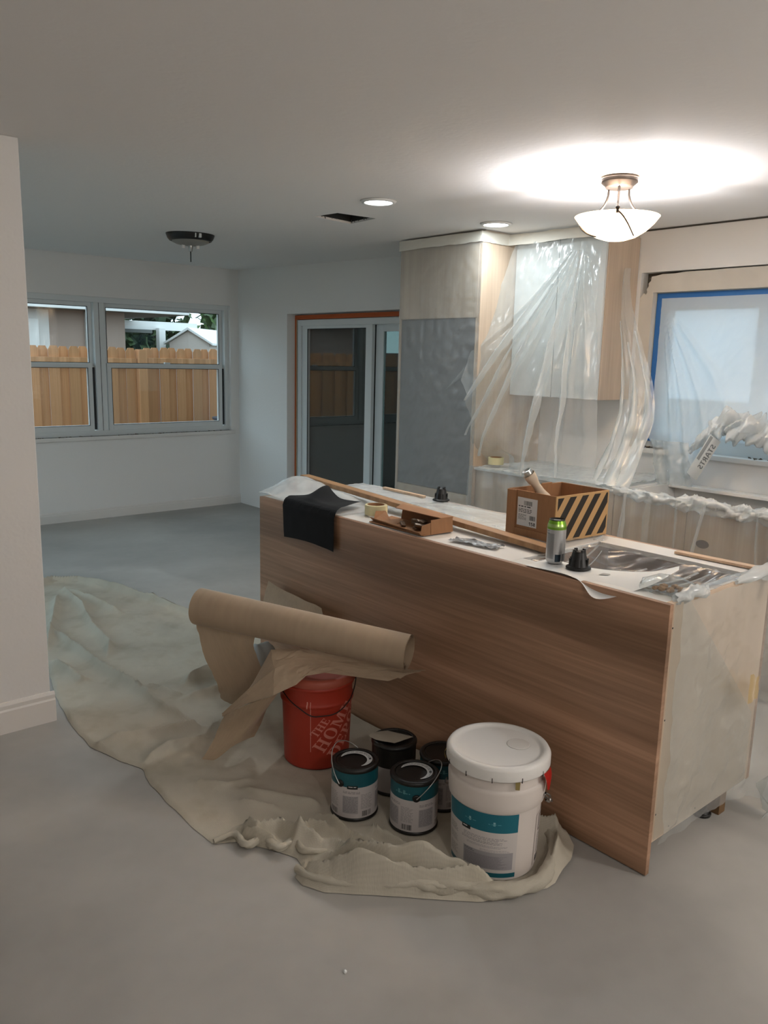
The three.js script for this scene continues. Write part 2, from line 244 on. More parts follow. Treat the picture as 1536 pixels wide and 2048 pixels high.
// ------------------------------------------------------------------ window_2 in the kitchen wall, its lintel strip and sill
{
  const w = sgroup('window_2'), x = 4.575;
  const R = (y0, y1, z0, z1, t, x0, x1, tb = t) => merge([bx(x0, x1, y0, y1, z0, z0 + t), bx(x0, x1, y0, y1, z1 - t, z1), bx(x0, x1, y1 - t, y1, z0 + t, z1 - t), bx(x0, x1, y0, y0 + tb, z0 + t, z1 - t)]);
  mesh('window_frame', R(1.09, 2.03, -2.75, -1.4, 0.065, x, x + 0.09, 0.075), M.vinyl, w);
  const s1 = mesh('sash', R(1.15, 1.97, -2.69, -2.08, 0.045, x + 0.01, x + 0.04), M.vinyl, w); mesh('pane', bx(x + 0.022, x + 0.028, 1.19, 1.93, -2.65, -2.12, 0), M.glass, s1);
  const s2 = mesh('sash', R(1.15, 1.97, -2.10, -1.46, 0.045, x + 0.045, x + 0.075), M.vinyl, w); mesh('pane', bx(x + 0.057, x + 0.063, 1.19, 1.93, -2.06, -1.50, 0), M.glass, s2);
  mesh('window_sill', bx(4.485, 4.64, 1.06, 1.09, -2.80, -1.36, 0.004), M.trim, w);
  const r = rng(18), grit = [];
  for (let i = 0; i < 40; i++) { const g = new THREE.TetrahedronGeometry(0.005 + r() * 0.009); g.scale(1, 0.6, 1 + r() * 2); g.rotateY(r() * 6); g.translate(4.50 + r() * 0.05, 1.094, (r() < 0.5 ? -2.74 + r() * 0.16 : -2.1 + r() * 0.3)); grit.push(g); }
  const gm = mesh('sill_dirt', merge(grit), std({ color: S('#57493b'), roughness: 1 }), w); gm.userData.kind = 'stuff';
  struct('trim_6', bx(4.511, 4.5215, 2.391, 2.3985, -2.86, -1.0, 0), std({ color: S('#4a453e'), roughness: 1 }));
  // the strip of new plaster over the window stops short of the old opening and leaves a broken corner
  const out = [[-2.795, 2.035], [-2.80, 2.05], [-2.788, 2.07], [-2.79, 2.085], [-2.775, 2.10], [-2.772, 2.125], [-2.74, 2.128], [-2.70, 2.136], [-2.62, 2.135], [-2.55, 2.141], [-2.4, 2.140], [-2.3, 2.143], [-2.1, 2.142], [-1.9, 2.144], [-1.36, 2.144], [-1.36, 2.03], [-2.78, 2.03]];
  struct('trim_1', plateX(shapeOf(out), XW + 0.004, XW + 0.07), M.plaster);
  struct('trim_2', plateX(shapeOf([[-2.84, 1.085], [-2.752, 1.085], [-2.752, 2.03], [-2.79, 2.04], [-2.80, 2.02], [-2.815, 2.03], [-2.84, 2.0]]), XW + 0.001, XW + 0.08), M.plaster);
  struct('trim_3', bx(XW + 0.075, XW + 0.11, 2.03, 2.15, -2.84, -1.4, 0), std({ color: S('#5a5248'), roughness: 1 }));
  tag(mesh('blue_tape', bx(4.568, 4.576, 1.985, 2.026, -2.748, -1.44, 0.001), M.blueTape), 'blue painters tape strip along the head of the plastic-covered kitchen window', 'tape', 'blue tape round the kitchen window');
  tag(mesh('blue_tape', bx(4.566, 4.576, 1.13, 1.985, -2.748, -2.693, 0.001), M.blueTape), 'blue painters tape strip down the left side of the kitchen window', 'tape', 'blue tape round the kitchen window');
}
// ------------------------------------------------------------------ kitchen cabinets along the right wall
const vert = (g) => g; // veneers stand with their grain upright
{
  const g = group('tall_cabinet', [3.85, 0, -3.93]); tag(g, 'tall wood-veneer cabinet reaching the ceiling, wrapped in clear plastic film', 'cabinet');
  const L = (a, b, c, d, e, f, r) => bx(a - 3.85, b - 3.85, c, d, e + 3.93, f + 3.93, r);
  mesh('side_panel', L(3.852, 4.515, 0.1, 2.355, -3.57, -3.55), M.veneerTall, g);
  mesh('side_panel', L(3.852, 4.515, 0.1, 2.355, -4.31, -4.29), M.veneerTall, g);
  mesh('top_door', L(3.85, 3.87, 1.868, 2.35, -4.288, -3.572), M.veneerTall, g);
  mesh('carcass', L(3.90, 4.515, 0.1, 2.35, -4.288, -3.572), M.veneerTall, g);
  mesh('stile', L(3.85, 3.87, 0.1, 1.865, -3.583, -3.571), M.veneerTall, g);
  mesh('lower_door', L(3.85, 3.87, 0.1, 0.72, -4.288, -3.585), M.veneerTall, g);
  mesh('toe_kick', L(3.93, 4.515, 0.0, 0.1, -4.30, -3.56), M.veneerTall, g);
  const a = mesh('appliance_front', bx(3.855, 3.898, 0.725, 1.862, -4.285, -3.588, 0.003), phys({ color: S('#626264'), roughness: 0.35 }), null);
  tag(a, 'dark grey built-in appliance front set in the tall cabinet behind plastic film', 'appliance');
}
{
  const g = group('wall_cabinet', [4.17, 1.38, -3.2]); tag(g, 'wall cabinet with pale grey doors hung behind the plastic curtain beside the kitchen window', 'cabinet');
  const L = (a, b, c, d, e, f) => bx(a - 4.17, b - 4.17, c - 1.38, d - 1.38, e + 3.2, f + 3.2);
  mesh('carcass', L(4.19, 4.515, 1.38, 2.355, -3.545, -2.862), M.veneerTall, g);
  mesh('door', L(4.17, 4.188, 1.382, 2.35, -3.543, -3.206), M.doorGrey, g); mesh('door', L(4.17, 4.188, 1.382, 2.35, -3.202, -2.864), M.doorGrey, g);
  struct('trim_4', bx(4.20, 4.515, 2.356, 2.40, -3.545, -2.87), M.plaster);
  struct('trim_5', bx(3.885, 4.515, 2.356, 2.40, -4.30, -3.56), M.plaster);
}
function baseCabinet(z0, z1, label, closed, doors) {
  const g = group('base_cabinet', [3.88, 0, (z0 + z1) / 2]), zc = (z0 + z1) / 2, L = (a, b, c, d, e, f, r) => bx(a - 3.88, b - 3.88, c, d, e - zc, f - zc, r);
  tag(g, label, 'cabinet');
  mesh('side_panel', L(3.90, 4.515, 0.1, 0.9, z0, z0 + 0.018), M.white, g); mesh('side_panel', L(3.90, 4.515, 0.1, 0.9, z1 - 0.018, z1), M.white, g);
  mesh('back_panel', L(4.495, 4.515, 0.1, 0.9, z0 + 0.018, z1 - 0.018), M.white, g); mesh('bottom_panel', L(3.90, 4.495, 0.1, 0.118, z0 + 0.018, z1 - 0.018), M.panel, g);
  mesh('toe_kick', L(3.95, 3.97, 0, 0.1, z0, z1), M.panel, g);
  mesh('back_rail', L(4.42, 4.495, 0.882, 0.9, z0 + 0.018, z1 - 0.018), M.white, g); mesh('front_rail', L(3.90, 3.97, 0.882, 0.9, z0 + 0.018, z1 - 0.018), M.white, g);
  if (closed) mesh('deck', L(3.86, 4.515, 0.9, 0.912, z0, z1), M.white, g);
  const n = doors, w = (z1 - z0) / n;
  for (let i = 0; i < n; i++) mesh('door', L(3.88, 3.899, 0.11, 0.895, z0 + i * w + 0.002, z0 + (i + 1) * w - 0.002), M.veneerTall, g);
  return g;
}
baseCabinet(-3.548, -2.95, 'base cabinet beside the tall cabinet with a roll of tape on its covered top', true, 1);
baseCabinet(-2.948, -2.50, 'base cabinet left of the window with plastic film lying over its top', true, 1);
{
  const g = baseCabinet(-2.498, -1.62, 'open-topped sink base cabinet under the kitchen window behind hanging plastic', false, 2);
  mesh('handle_hole', new THREE.CylinderGeometry(0.035, 0.035, 0.002, 24).rotateZ(Math.PI / 2).scale(1, 0.62, 1).translate(-0.002, 0.70, 0.10), std({ color: S('#4a3a2e'), roughness: 0.9 }), g);
}
baseCabinet(-1.618, -0.9, 'base cabinet at the right end of the run under the kitchen window', true, 2);

// ------------------------------------------------------------------ the island
const IX0 = 2.15, IX1 = 2.85, IZ0 = -3.43, IZ1 = -1.17, IT = 0.90;
{
  const g = group('kitchen_island', [2.5, 0, -2.3]), L = (a, b, c, d, e, f, r) => bx(a - 2.5, b - 2.5, c, d, e + 2.3, f + 2.3, r);
  tag(g, 'long wood-veneer kitchen island standing unfinished in the room, its right end open on top', 'island');
  mesh('front_panel', uvm(L(IX0, IX0 + 0.02, 0.004, IT, IZ0, IZ1 + 0.006, 0.0015), true), M.veneer, g);
  mesh('back_panel', uvm(L(IX1 - 0.02, IX1, 0.1, IT, IZ0, IZ1), true), M.veneer, g);
  mesh('end_panel', L(IX0 + 0.021, IX1 - 0.02, 0.105, IT, IZ1 - 0.02, IZ1), M.panel, g);
  mesh('end_panel', L(IX0 + 0.021, IX1 - 0.02, 0.105, IT, IZ0, IZ0 + 0.02), M.panel, g);
  mesh('bottom_panel', L(IX0 + 0.021, IX1 - 0.021, 0.105, 0.123, IZ0 + 0.02, IZ1 - 0.02), M.panel, g);
  mesh('partition', L(IX0 + 0.021, IX1 - 0.021, 0.123, IT - 0.004, -1.835, -1.815), M.veneer, g);
  mesh('inner_panel', uvm(L(IX0 + 0.022, IX0 + 0.045, 0.123, 0.86, -1.81, IZ1 - 0.022), true), M.veneerTall, g);
  mesh('inner_panel', uvm(L(IX1 - 0.05, IX1 - 0.022, 0.123, 0.86, -1.81, IZ1 - 0.022), true), M.veneer, g);
  mesh('deck', L(IX0 + 0.0205, IX1 - 0.0205, IT - 0.018, IT, IZ0 + 0.0205, -1.80), M.white, g);
  mesh('front_rail', L(IX0 + 0.0205, IX0 + 0.09, IT - 0.018, IT, -1.7995, IZ1 - 0.0205), M.white, g);
  mesh('back_rail', L(IX1 - 0.14, IX1 - 0.0205, IT - 0.018, IT + 0.001, -1.7995, IZ1 - 0.0205), M.white, g);
  const leg = merge([lathe([[0, 0], [0.032, 0], [0.034, 0.008], [0.03, 0.012], [0.018, 0.016], [0.018, 0.07], [0.03, 0.078], [0.032, 0.105], [0, 0.105]], 20)]);
  for (const [x, z] of [[2.225, -1.24], [2.64, -1.235], [2.225, -2.3], [2.70, -2.3], [2.225, -3.36], [2.74, -3.36]]) { const l = mesh('leg', leg, M.blackPlastic, g); l.position.set(x - 2.5, 0, z + 2.3); }
  mesh('wood_block', L(2.68, 2.725, 0.0, 0.105, -1.25, -1.19, 0.002), std({ color: S('#75593a'), roughness: 0.8 }), g);
  const dot = new THREE.CylinderGeometry(0.003, 0.003, 0.001, 8).rotateX(Math.PI / 2);
  for (const [x, y] of [[2.185, 0.82], [2.19, 0.52], [2.19, 0.2], [2.28, 0.125], [2.45, 0.125]]) { const s = mesh('screw', dot, M.gasket, g); s.position.set(x - 2.5, y, IZ1 + 2.3 + 0.0005); }
}

// ------------------------------------------------------------------ plastic sheeting
const crk = (u, v, s, a = 0.004) => a * fbm(u, v, s, 4);
// bumps along lines through a gathering point; folds = [angle, half-width, height]
function rays(z, y, gz, gy, folds, reach = 1) {
  const dz = z - gz, dy = gy - y, r = Math.hypot(dz, dy), th = Math.atan2(dz, dy); let h = 0;
  for (const [a, w, k] of folds) { const t = (th - a) / w; h += k * Math.exp(-t * t); }
  return h * smooth(0.0, 0.35, r) * reach;
}
{
  // curtain in front of the wall cabinet, taped along the ceiling and spreading out to the counter edge
  const D = Math.PI / 180, G = [-2.985, 2.33];
  const F = [[-42 * D, 0.03, 0.022], [-31 * D, 0.025, 0.034], [-26 * D, 0.015, 0.014], [-20 * D, 0.022, 0.03], [-12 * D, 0.012, 0.012], [-5 * D, 0.03, 0.035], [0.5 * D, 0.012, 0.014], [5 * D, 0.016, 0.026], [12 * D, 0.03, 0.02], [22 * D, 0.03, 0.016]];
  const left = [[0, -3.50, 4.10, 2.335], [0.12, -3.555, 4.04, 2.07], [0.25, -3.58, 3.96, 1.83], [0.38, -3.61, 3.865, 1.65], [0.5, -3.655, 3.82, 1.47], [0.57, -3.59, 3.83, 1.37], [0.7, -3.565, 3.832, 1.20], [0.85, -3.56, 3.835, 1.04], [1, -3.535, 3.90, 0.93]];
  const right = [[0, -2.862, 4.12, 2.335], [0.3, -2.82, 4.05, 1.9], [0.6, -2.72, 3.97, 1.4], [0.85, -2.64, 3.89, 1.03], [1, -2.60, 3.845, 0.93]];
  const at = (t, v) => [1, 2, 3].map((k) => line1(t.map((q) => [q[0], q[k]]), v));
  const body = sheet((u, v) => {
    const a = at(left, v), b = at(right, v), z = lerp(a[0], b[0], u), y = lerp(a[2], b[2], u);
    const sag = 0.03 * Math.sin(Math.PI * v) * Math.sin(Math.PI * u) + 0.22 * smooth(0.78, 0.93, v) * Math.exp(-(((z + 3.44) / 0.11) ** 2));
    return [lerp(a[1], b[1], Math.pow(u, 0.8)) + sag - rays(z, y, ...G, F) - crk(z * 9, y * 6, 7, 0.02) - crk(z * 34, y * 18, 9, 0.007), y, z];
  }, 150, 130);
  const g = group('plastic_sheet', [0, 0, 0]); tag(g, 'milky plastic sheet hung like a curtain from the ceiling in front of the wall cabinet', 'plastic sheet');
  mesh('curtain', body, M.film, g);
  const fold = (th, w, l0, l1, seed, bx0 = 4.03) => sheet((u, v) => {
    const r = lerp(l0, l1, v), t = th * D + (u - 0.5) * w * (0.3 + 0.9 * v) * Math.pow(Math.sin(Math.PI * clamp(v, 0.004, 0.996)), 0.8) * (1 + 0.5 * fbm(v * 6, 2, seed, 2)) / r + 0.016 * fbm(v * 3, 0, seed, 2), z = G[0] + Math.sin(t) * r, y = G[1] - Math.cos(t) * r, vv = clamp((2.335 - y) / 1.42);
    const a = at(left, vv), b = at(right, vv), uu = clamp((z - a[0]) / (b[0] - a[0]));
    return [lerp(a[1], b[1], Math.pow(uu, 0.8)) - rays(z, y, ...G, F) - 0.012 - 0.02 * Math.sin(Math.PI * u) - crk(u * 4, v * 14, seed, 0.012), y, z];
  }, 12, 60);
  mesh('fold', fold(-31, 0.05, 0.10, 1.15, 3), M.filmFold, g); mesh('fold', fold(-20, 0.035, 0.25, 1.42, 5), M.filmFold, g); mesh('fold', fold(-5, 0.065, 0.22, 1.42, 6), M.filmFold, g);
  mesh('fold', fold(4.5, 0.035, 0.08, 1.40, 8), M.filmFold, g); mesh('fold', fold(-26, 0.016, 0.3, 1.35, 14), M.filmFold, g);
  // lying over the covered cabinet tops
  const top = sheet((u, v) => { const z = lerp(-3.53, -2.50, u), x = lerp(4.49, 3.845, v); return [x, 0.918 + 0.012 * smooth(-3.2, -2.7, z) * (1 + fbm(z * 12, x * 12, 4, 3)) + Math.abs(crk(z * 30, x * 30, 5, 0.012)), z]; }, 80, 40);
  mesh('top_layer', top, M.filmThick, g);
}
{
  const g = group('plastic_sheet'); tag(g, 'narrow plastic sheet hanging in creases between the wall cabinet and the kitchen window', 'plastic sheet');
  const X = (v, u) => lerp(4.34, 4.17, v) - 0.24 * Math.pow(v, 3) - 0.03 * Math.sin(u * 3.14), Z = (v, u) => lerp(lerp(-2.845, -2.80, u), lerp(-2.68, -2.44, u), smooth(0, 0.75, v)) + 0.012 * fbm(v * 5, u, 3, 2), Y = (v) => lerp(2.16, 0.925, v);
  const pl = (v, u) => 0.012 * Math.abs(Math.sin(u * 7 + v * 1.5 + fbm(v * 3, 1, 2, 2))) * smooth(0, 0.3, v) - crk(u * 6, v * 12, 12, 0.014);
  mesh('curtain', sheet((u, v) => [X(v, u) - pl(v, u), Y(v), Z(v, u)], 50, 110), M.film, g);
  for (const [u0, w, v0, s] of [[0.06, 0.030, 0.25, 31], [0.50, 0.045, 0.35, 37], [0.86, 0.05, 0.3, 39]]) mesh('fold', sheet((u, v) => { const vv = lerp(v0, 1, v), uu = clamp(u0 + (u - 0.5) * 0.25 * (0.2 + v) * (w / 0.04) * (1 + 0.4 * fbm(v * 5, 1, s, 2))); return [X(vv, uu) - pl(vv, uu) - 0.004 - 0.012 * Math.sin(u * 3.14), Y(vv), Z(vv, uu)]; }, 8, 60), M.filmFold, g);
}
{
  // thin film over the face of the tall cabinet
  const body = sheet((u, v) => {
    const z = lerp(-4.30, -3.54, u), y = lerp(2.35, 0.06, v);
    const pull = 0.02 * smooth(0.55, 1, v) * (0.5 + 0.5 * Math.sin(z * 19 + y * 6));
    return [3.842 - Math.abs(crk(z * 12, y * 16, 3, 0.010)) - pull - 0.006 * smooth(0.6, 1, u) * Math.abs(fbm(y * 26, z * 6, 9, 3)) * 2, y, z];
  }, 70, 150);
  const g = group('plastic_sheet'); tag(g, 'thin clear plastic film stretched over the face of the tall cabinet', 'plastic sheet');
  mesh('face_film', body, M.filmFace, g);
  mesh('fold', sheet((u, v) => { const y = lerp(1.405, 1.53, v) + (u - 0.5) * 0.05 * v, z = lerp(-3.80, -3.64, v); return [3.828 - 0.006 * Math.sin(u * 3.14) - Math.abs(crk(u * 3, v * 9, 3, 0.008)), y, z]; }, 8, 30), M.filmThin, g);
}
// the taped hem along the top of both cabinets
{
  const pts = [[-4.31, 3.838], [-3.545, 3.838], [-3.54, 4.09], [-2.84, 4.10]];
  const g = sheet((u, v) => { const k = u * 3, i = Math.min(2, Math.floor(k)), t = k - i, z = lerp(pts[i][0], pts[i + 1][0], t), x = lerp(pts[i][1], pts[i + 1][1], t); return [x - 0.004 * Math.abs(fbm(u * 40, v * 3, 4, 3)) - 0.002, lerp(2.388, 2.325, v) + 0.006 * fbm(u * 24, v, 9, 2), z]; }, 180, 6);
  tag(mesh('masking_tape', g, std({ color: S('#cfccc2'), roughness: 0.6, side: THREE.DoubleSide })), 'pale masking tape band holding the plastic sheets along the ceiling', 'tape');
}
{
  // over the kitchen window, gathered up at lower right
  const g = group('plastic_sheet'); tag(g, 'milky plastic sheet taped over the kitchen window and bunched towards its lower right', 'plastic sheet');
  const D = Math.PI / 180, G = [-2.70, 1.98], F = [[12 * D, 0.03, 0.03], [20 * D, 0.03, 0.04], [30 * D, 0.03, 0.03], [42 * D, 0.05, 0.03]];
  const bottom = [[0, 1.15], [0.04, 1.10], [0.09, 1.0], [0.12, 0.915], [0.24, 0.91], [0.30, 0.99], [0.36, 1.10], [0.42, 1.20], [0.5, 1.19], [0.7, 1.17], [1, 1.16]];
  const body = sheet((u, v) => {
    const z = lerp(-2.705, -1.42, u), yb = line1(bottom, u), y = lerp(1.995, yb, v), b = 0.16 * smooth(0.25, 0.95, v) * smooth(0.02, 0.35, u);
    return [4.556 - 0.008 - b - rays(z, y, ...G, F, smooth(0, 0.2, v)) - 0.03 * smooth(0.5, 1, v) * (0.5 + 0.5 * fbm(z * 9, y * 7, 5, 3)) - crk(z * 22, y * 20, 8, 0.006), y, z];
  }, 130, 90);
  mesh('cover', body, M.filmHazy, g);
  const bunch = tubeRough([[4.34, 1.12, -2.33], [4.31, 1.20, -2.22], [4.29, 1.285, -2.10], [4.29, 1.27, -1.98], [4.30, 1.25, -1.85], [4.32, 1.26, -1.6]], (t) => 0.03 + 0.045 * smooth(0.1, 0.5, t), 3, 90, 26, 0.6);
  mesh('bunch', bunch, M.filmThick, g);
  mesh('tail', sheet((u, v) => { const y = lerp(1.17, 0.915, v), z = lerp(-2.55, -2.30, u) + v * 0.02; return [4.30 - 0.03 * Math.sin(u * 3.14) - 0.03 * Math.abs(Math.sin(u * 8)) + crk(u * 6, v * 6, 71, 0.02) + 0.05 * v, y, z]; }, 30, 24), M.filmFold, g);
  // printed strip of the sheet: grey lettering seen from behind
  const t = canvasTex(512, 192, (c, w, h) => { c.fillStyle = '#c9cdcd'; c.fillRect(0, 0, w, h); c.save(); c.translate(w, 0); c.scale(-1, 1); c.fillStyle = '#85898a'; c.fillRect(10, 18, 300, 56); c.fillStyle = '#6c7072'; c.font = 'bold 92px sans-serif'; c.fillText('STARTS', 70, 172); c.restore(); });
  mesh('printed_strip', sheet((u, v) => { const a = [4.285, 0.985, -2.265], b = [4.262, 1.215, -2.135]; return [lerp(a[0], b[0], u) - 0.004 - 0.012 * Math.sin(v * 3.1), lerp(a[1], b[1], u) + (v - 0.5) * 0.036, lerp(a[2], b[2], u) - (v - 0.5) * 0.063, u, v]; }, 12, 6), std({ map: t, roughness: 0.5, side: THREE.DoubleSide }), g);
}
function tubeRough(pts, rad, seed, n = 60, m = 18, amp = 0.35) {
  const c = new THREE.CatmullRomCurve3(pts.map((p) => V(...p))), fr = c.computeFrenetFrames(n), len = c.getLength();
  return sheet((u, v) => {
    const i = Math.round(v * n), p = c.getPointAt(v), a = u * Math.PI * 2, r = rad(v) * (1 + amp * fbm(Math.cos(a) * 1.6 + 5, v * n / 4 + Math.sin(a) * 1.6, seed, 3) * 2) * Math.pow(Math.sin(Math.PI * clamp(v, 0.03, 0.97)), 0.25);
    const q = p.clone().addScaledVector(fr.normals[i], Math.cos(a) * r).addScaledVector(fr.binormals[i], Math.sin(a) * r); return [q.x, q.y, q.z, u * 6.28 * rad(v), v * len];
  }, m, n);
}
{
  // over the fronts of the base cabinets
  const g = group('plastic_sheet'); tag(g, 'plastic sheet hanging in streaky folds over the base cabinet fronts, its top edge bunched', 'plastic sheet');
  const body = sheet((u, v) => {
    const z = lerp(-3.58, -0.92, u), y = lerp(0.925, 0.012, v), k = fbm(z * 3.5, 2, 5, 3);
    return [3.858 - 0.012 - 0.035 * v - 0.022 * Math.abs(Math.sin(z * 17 + v * 1.1 * k + 3 * k)) * smooth(0, 0.15, v) - crk(z * 20, y * 8, 15, 0.008), y, z];
  }, 200, 60);
  mesh('front_sheet', body, M.filmFace, g);
  const r = rng(41);
  for (let i = 0; i < 11; i++) {
    const z0 = -2.85 + i * 0.16 + (r() - 0.5) * 0.16, w = 0.012 + r() * r() * 0.09, lean = (r() - 0.3) * 0.32;
    mesh('fold', sheet((u, v) => { const y = lerp(0.915, 0.04, v); return [3.815 - 0.04 * v - 0.014 * Math.sin(u * 3.14) + crk(u * 2, v * 12, i + 50, 0.008), y, z0 + lean * v + 0.02 * fbm(v * 3, i, 4, 2) + (u - 0.5) * w * (0.5 + 0.9 * v) * (1 + 0.5 * fbm(v * 4, i + 3, 5, 2))]; }, 6, 40), i % 3 ? M.film : M.filmFold, g);
  }
  mesh('bunch', tubeRough([[3.90, 0.915, -2.62], [3.885, 0.905, -2.5], [3.88, 0.897, -2.3], [3.875, 0.897, -2.1], [3.875, 0.892, -1.9], [3.875, 0.895, -1.7], [3.875, 0.890, -1.4], [3.875, 0.892, -1.0]], () => 0.032, 23, 160, 20, 0.75), M.filmThick, g);
}
{
  // over the right end of the island, from its top rails to the floor
  const g = group('plastic_sheet'); tag(g, 'plastic sheet draped over the right end of the island down to the floor', 'plastic sheet');
  const body = sheet((u, v) => {
    const x = lerp(2.172, 3.02, u), over = smooth(0.78, 0.86, u), y = lerp(0.908 - 0.02 * over, lerp(0.118, 0.02, smooth(0.55, 0.9, u)), v);
    const flare = (0.018 + 0.10 * v * smooth(0.4, 1, u) + 0.14 * v * over) + 0.02 * Math.sin(u * 11 + v * 3) * v * u;
    return [x + 0.03 * v * over, y - crk(u * 9, v * 7, 3, 0.006), IZ1 + 0.018 + flare + crk(u * 12, v * 14, 5, 0.016) * (0.3 + v)];
  }, 80, 80);
  mesh('end_sheet', body, M.filmThin, g);
  mesh('end_layer', sheet((u, v) => { const xl = 2.173, xr = lerp(2.25, 2.78, Math.min(1, v * 1.5)), x = lerp(xl, xr, u), y = lerp(0.905, 0.12, v); return [x, y, IZ1 + 0.008 + 0.004 * u + Math.abs(crk(x * 6, y * 6, 19, 0.003)), u, v]; }, 40, 50), film(0.92, 0.25), g);
  mesh('rim_bunch', tubeRough([[2.19, 0.91, -1.175], [2.27, 0.915, -1.17], [2.33, 0.912, -1.165], [2.37, 0.907, -1.165]], () => 0.022, 5, 30, 12, 0.5), M.filmThick, g);
  mesh('rim_bunch', tubeRough([[2.56, 0.905, -1.165], [2.66, 0.915, -1.15], [2.78, 0.915, -1.13], [2.90, 0.90, -1.09], [2.98, 0.82, -1.03], [3.0, 0.74, -0.98]], (t) => 0.016 + 0.03 * t, 15, 40, 12, 0.5), M.filmThick, g);
  mesh('rim_layer', sheet((u, v) => [lerp(2.22, 2.86, u), 0.912 + 0.004 * fbm(u * 14, v * 2, 3, 2), lerp(-1.20, -1.155, v)], 60, 4), M.filmFold, g);
  mesh('floor_tail', sheet((u, v) => { const y = lerp(0.55, 0.012, v), x = lerp(2.80, 3.10, u) - 0.04 * v; return [x, y, -1.05 - 0.03 * v + 0.03 * Math.sin(u * 12 + v * 2) + crk(u * 6, v * 6, 91, 0.06)]; }, 40, 40), M.filmFold, g);
  mesh('patch', sheet((u, v) => [lerp(2.585, 2.655, u) + 0.01 * fbm(u * 3, v * 3, 2, 2) + 0.03 * (0.5 - v), lerp(0.575, 0.50, v) + 0.035 * fbm(u * 5, 3, 4, 3) * (1 - v), -1.098 + 0.012 * v + 0.004 * Math.sin(u * 6)], 12, 12), phys({ color: S('#d6bd8c'), transmission: 0.6, thickness: 0, roughness: 0.6, side: THREE.DoubleSide }), g);
  // sagging into the open compartment
  const s = sheet((u, v) => { const x = lerp(2.235, 2.735, u), z = lerp(-1.79, -1.20, v), e = Math.min(1, 4.5 * Math.min(u, 1 - u)) * Math.min(1, 4.5 * Math.min(v, 1 - v)); return [x, 0.9 - 0.055 * smooth(0, 1, e) - 0.010 * Math.abs(fbm((x - z) * 22, (x + z) * 4, 6, 3)) * 2, z]; }, 90, 90);
  mesh('sagging_film', s, M.filmThin, g);
  const r = rng(77);
  for (let i = 0; i < 11; i++) { const z = -1.78 + i * 0.05 + r() * 0.02, x0 = 2.25 + r() * 0.1, l = 0.2 + r() * 0.3, w = 0.004 + r() * 0.012, k = i < 4 ? -0.30 : 0.18; mesh('fold', sheet((u, v) => { const x = x0 + l * v; return [x, 0.902 - 0.04 * Math.sin(clamp((x - 2.235) / 0.5) * 3.14) + 0.004 * Math.sin(u * 3.14), z + k * v * 0.4 + (u - 0.5) * w]; }, 4, 20), M.filmFold, g); }
}
{
  // crumpled film on the left of the island top
  const g = group('plastic_sheet'); tag(g, 'white crumpled plastic film lying over the left part of the island top', 'plastic sheet');
  const heap = sheet((u, v) => { const x = lerp(2.155, 2.84, u), z = lerp(-3.45, -2.78, v), h = 0.085 * Math.exp(-(((x - 2.36) / 0.15) ** 2) - (((z + 3.37) / 0.17) ** 2)) + 0.035 * Math.exp(-(((x - 2.40) / 0.06) ** 2) - (((z + 3.08) / 0.14) ** 2)); return [x, 0.906 + h * (1 + 0.18 * fbm(x * 9, z * 9, 4, 3)) + Math.abs(crk(x * 14, z * 10, 8, 0.010)) * (1 - v * 0.7), z]; }, 70, 70);
  mesh('heap', heap, M.filmThick, g);
  const flat = sheet((u, v) => { const x = lerp(2.42, 2.835, u), z = lerp(-2.8, -1.85, v); return [x, 0.903 + Math.abs(crk(x * 9, z * 4, 28, 0.012)) + 0.008 * Math.exp(-(((x - 2.62) / 0.05) ** 2)) * (1 + fbm(z * 9, 0, 3, 2)), z]; }, 40, 70);
  mesh('top_film', flat, M.filmFold, g);
}
// ------------------------------------------------------------------ lamps
function glow(c, k) { const m = phys({ color: 0xffffff, roughness: 0.5, emissive: new THREE.Color(...c), emissiveIntensity: k }); return m; }
for (const [x, z, label] of [[2.833, -3.356, 'round recessed ceiling light next to the open vent hole'], [3.752, -3.36, 'round recessed ceiling light over the corner of the tall cabinet']]) {
  const g = group('recessed_light', [x, CH, z]); tag(g, label, 'ceiling light');
  mesh('trim_ring', lathe([[0.072, 0.001], [0.071, -0.008], [0.076, -0.012], [0.088, -0.010], [0.095, 0], [0.072, 0.001]], 48), M.white, g);
  mesh('diffuser', lathe([[0, -0.011], [0.05, -0.0105], [0.0715, -0.008], [0.0715, 0.0]], 40), glow(COL.can, 6), g);
  const l = new THREE.RectAreaLight(new THREE.Color(...COL.can), LAMP.can, 0.12, 0.12); l.position.set(0, -0.0135, 0); l.rotation.x = -Math.PI / 2; l.name = 'recessed_lamp'; g.add(l);
}
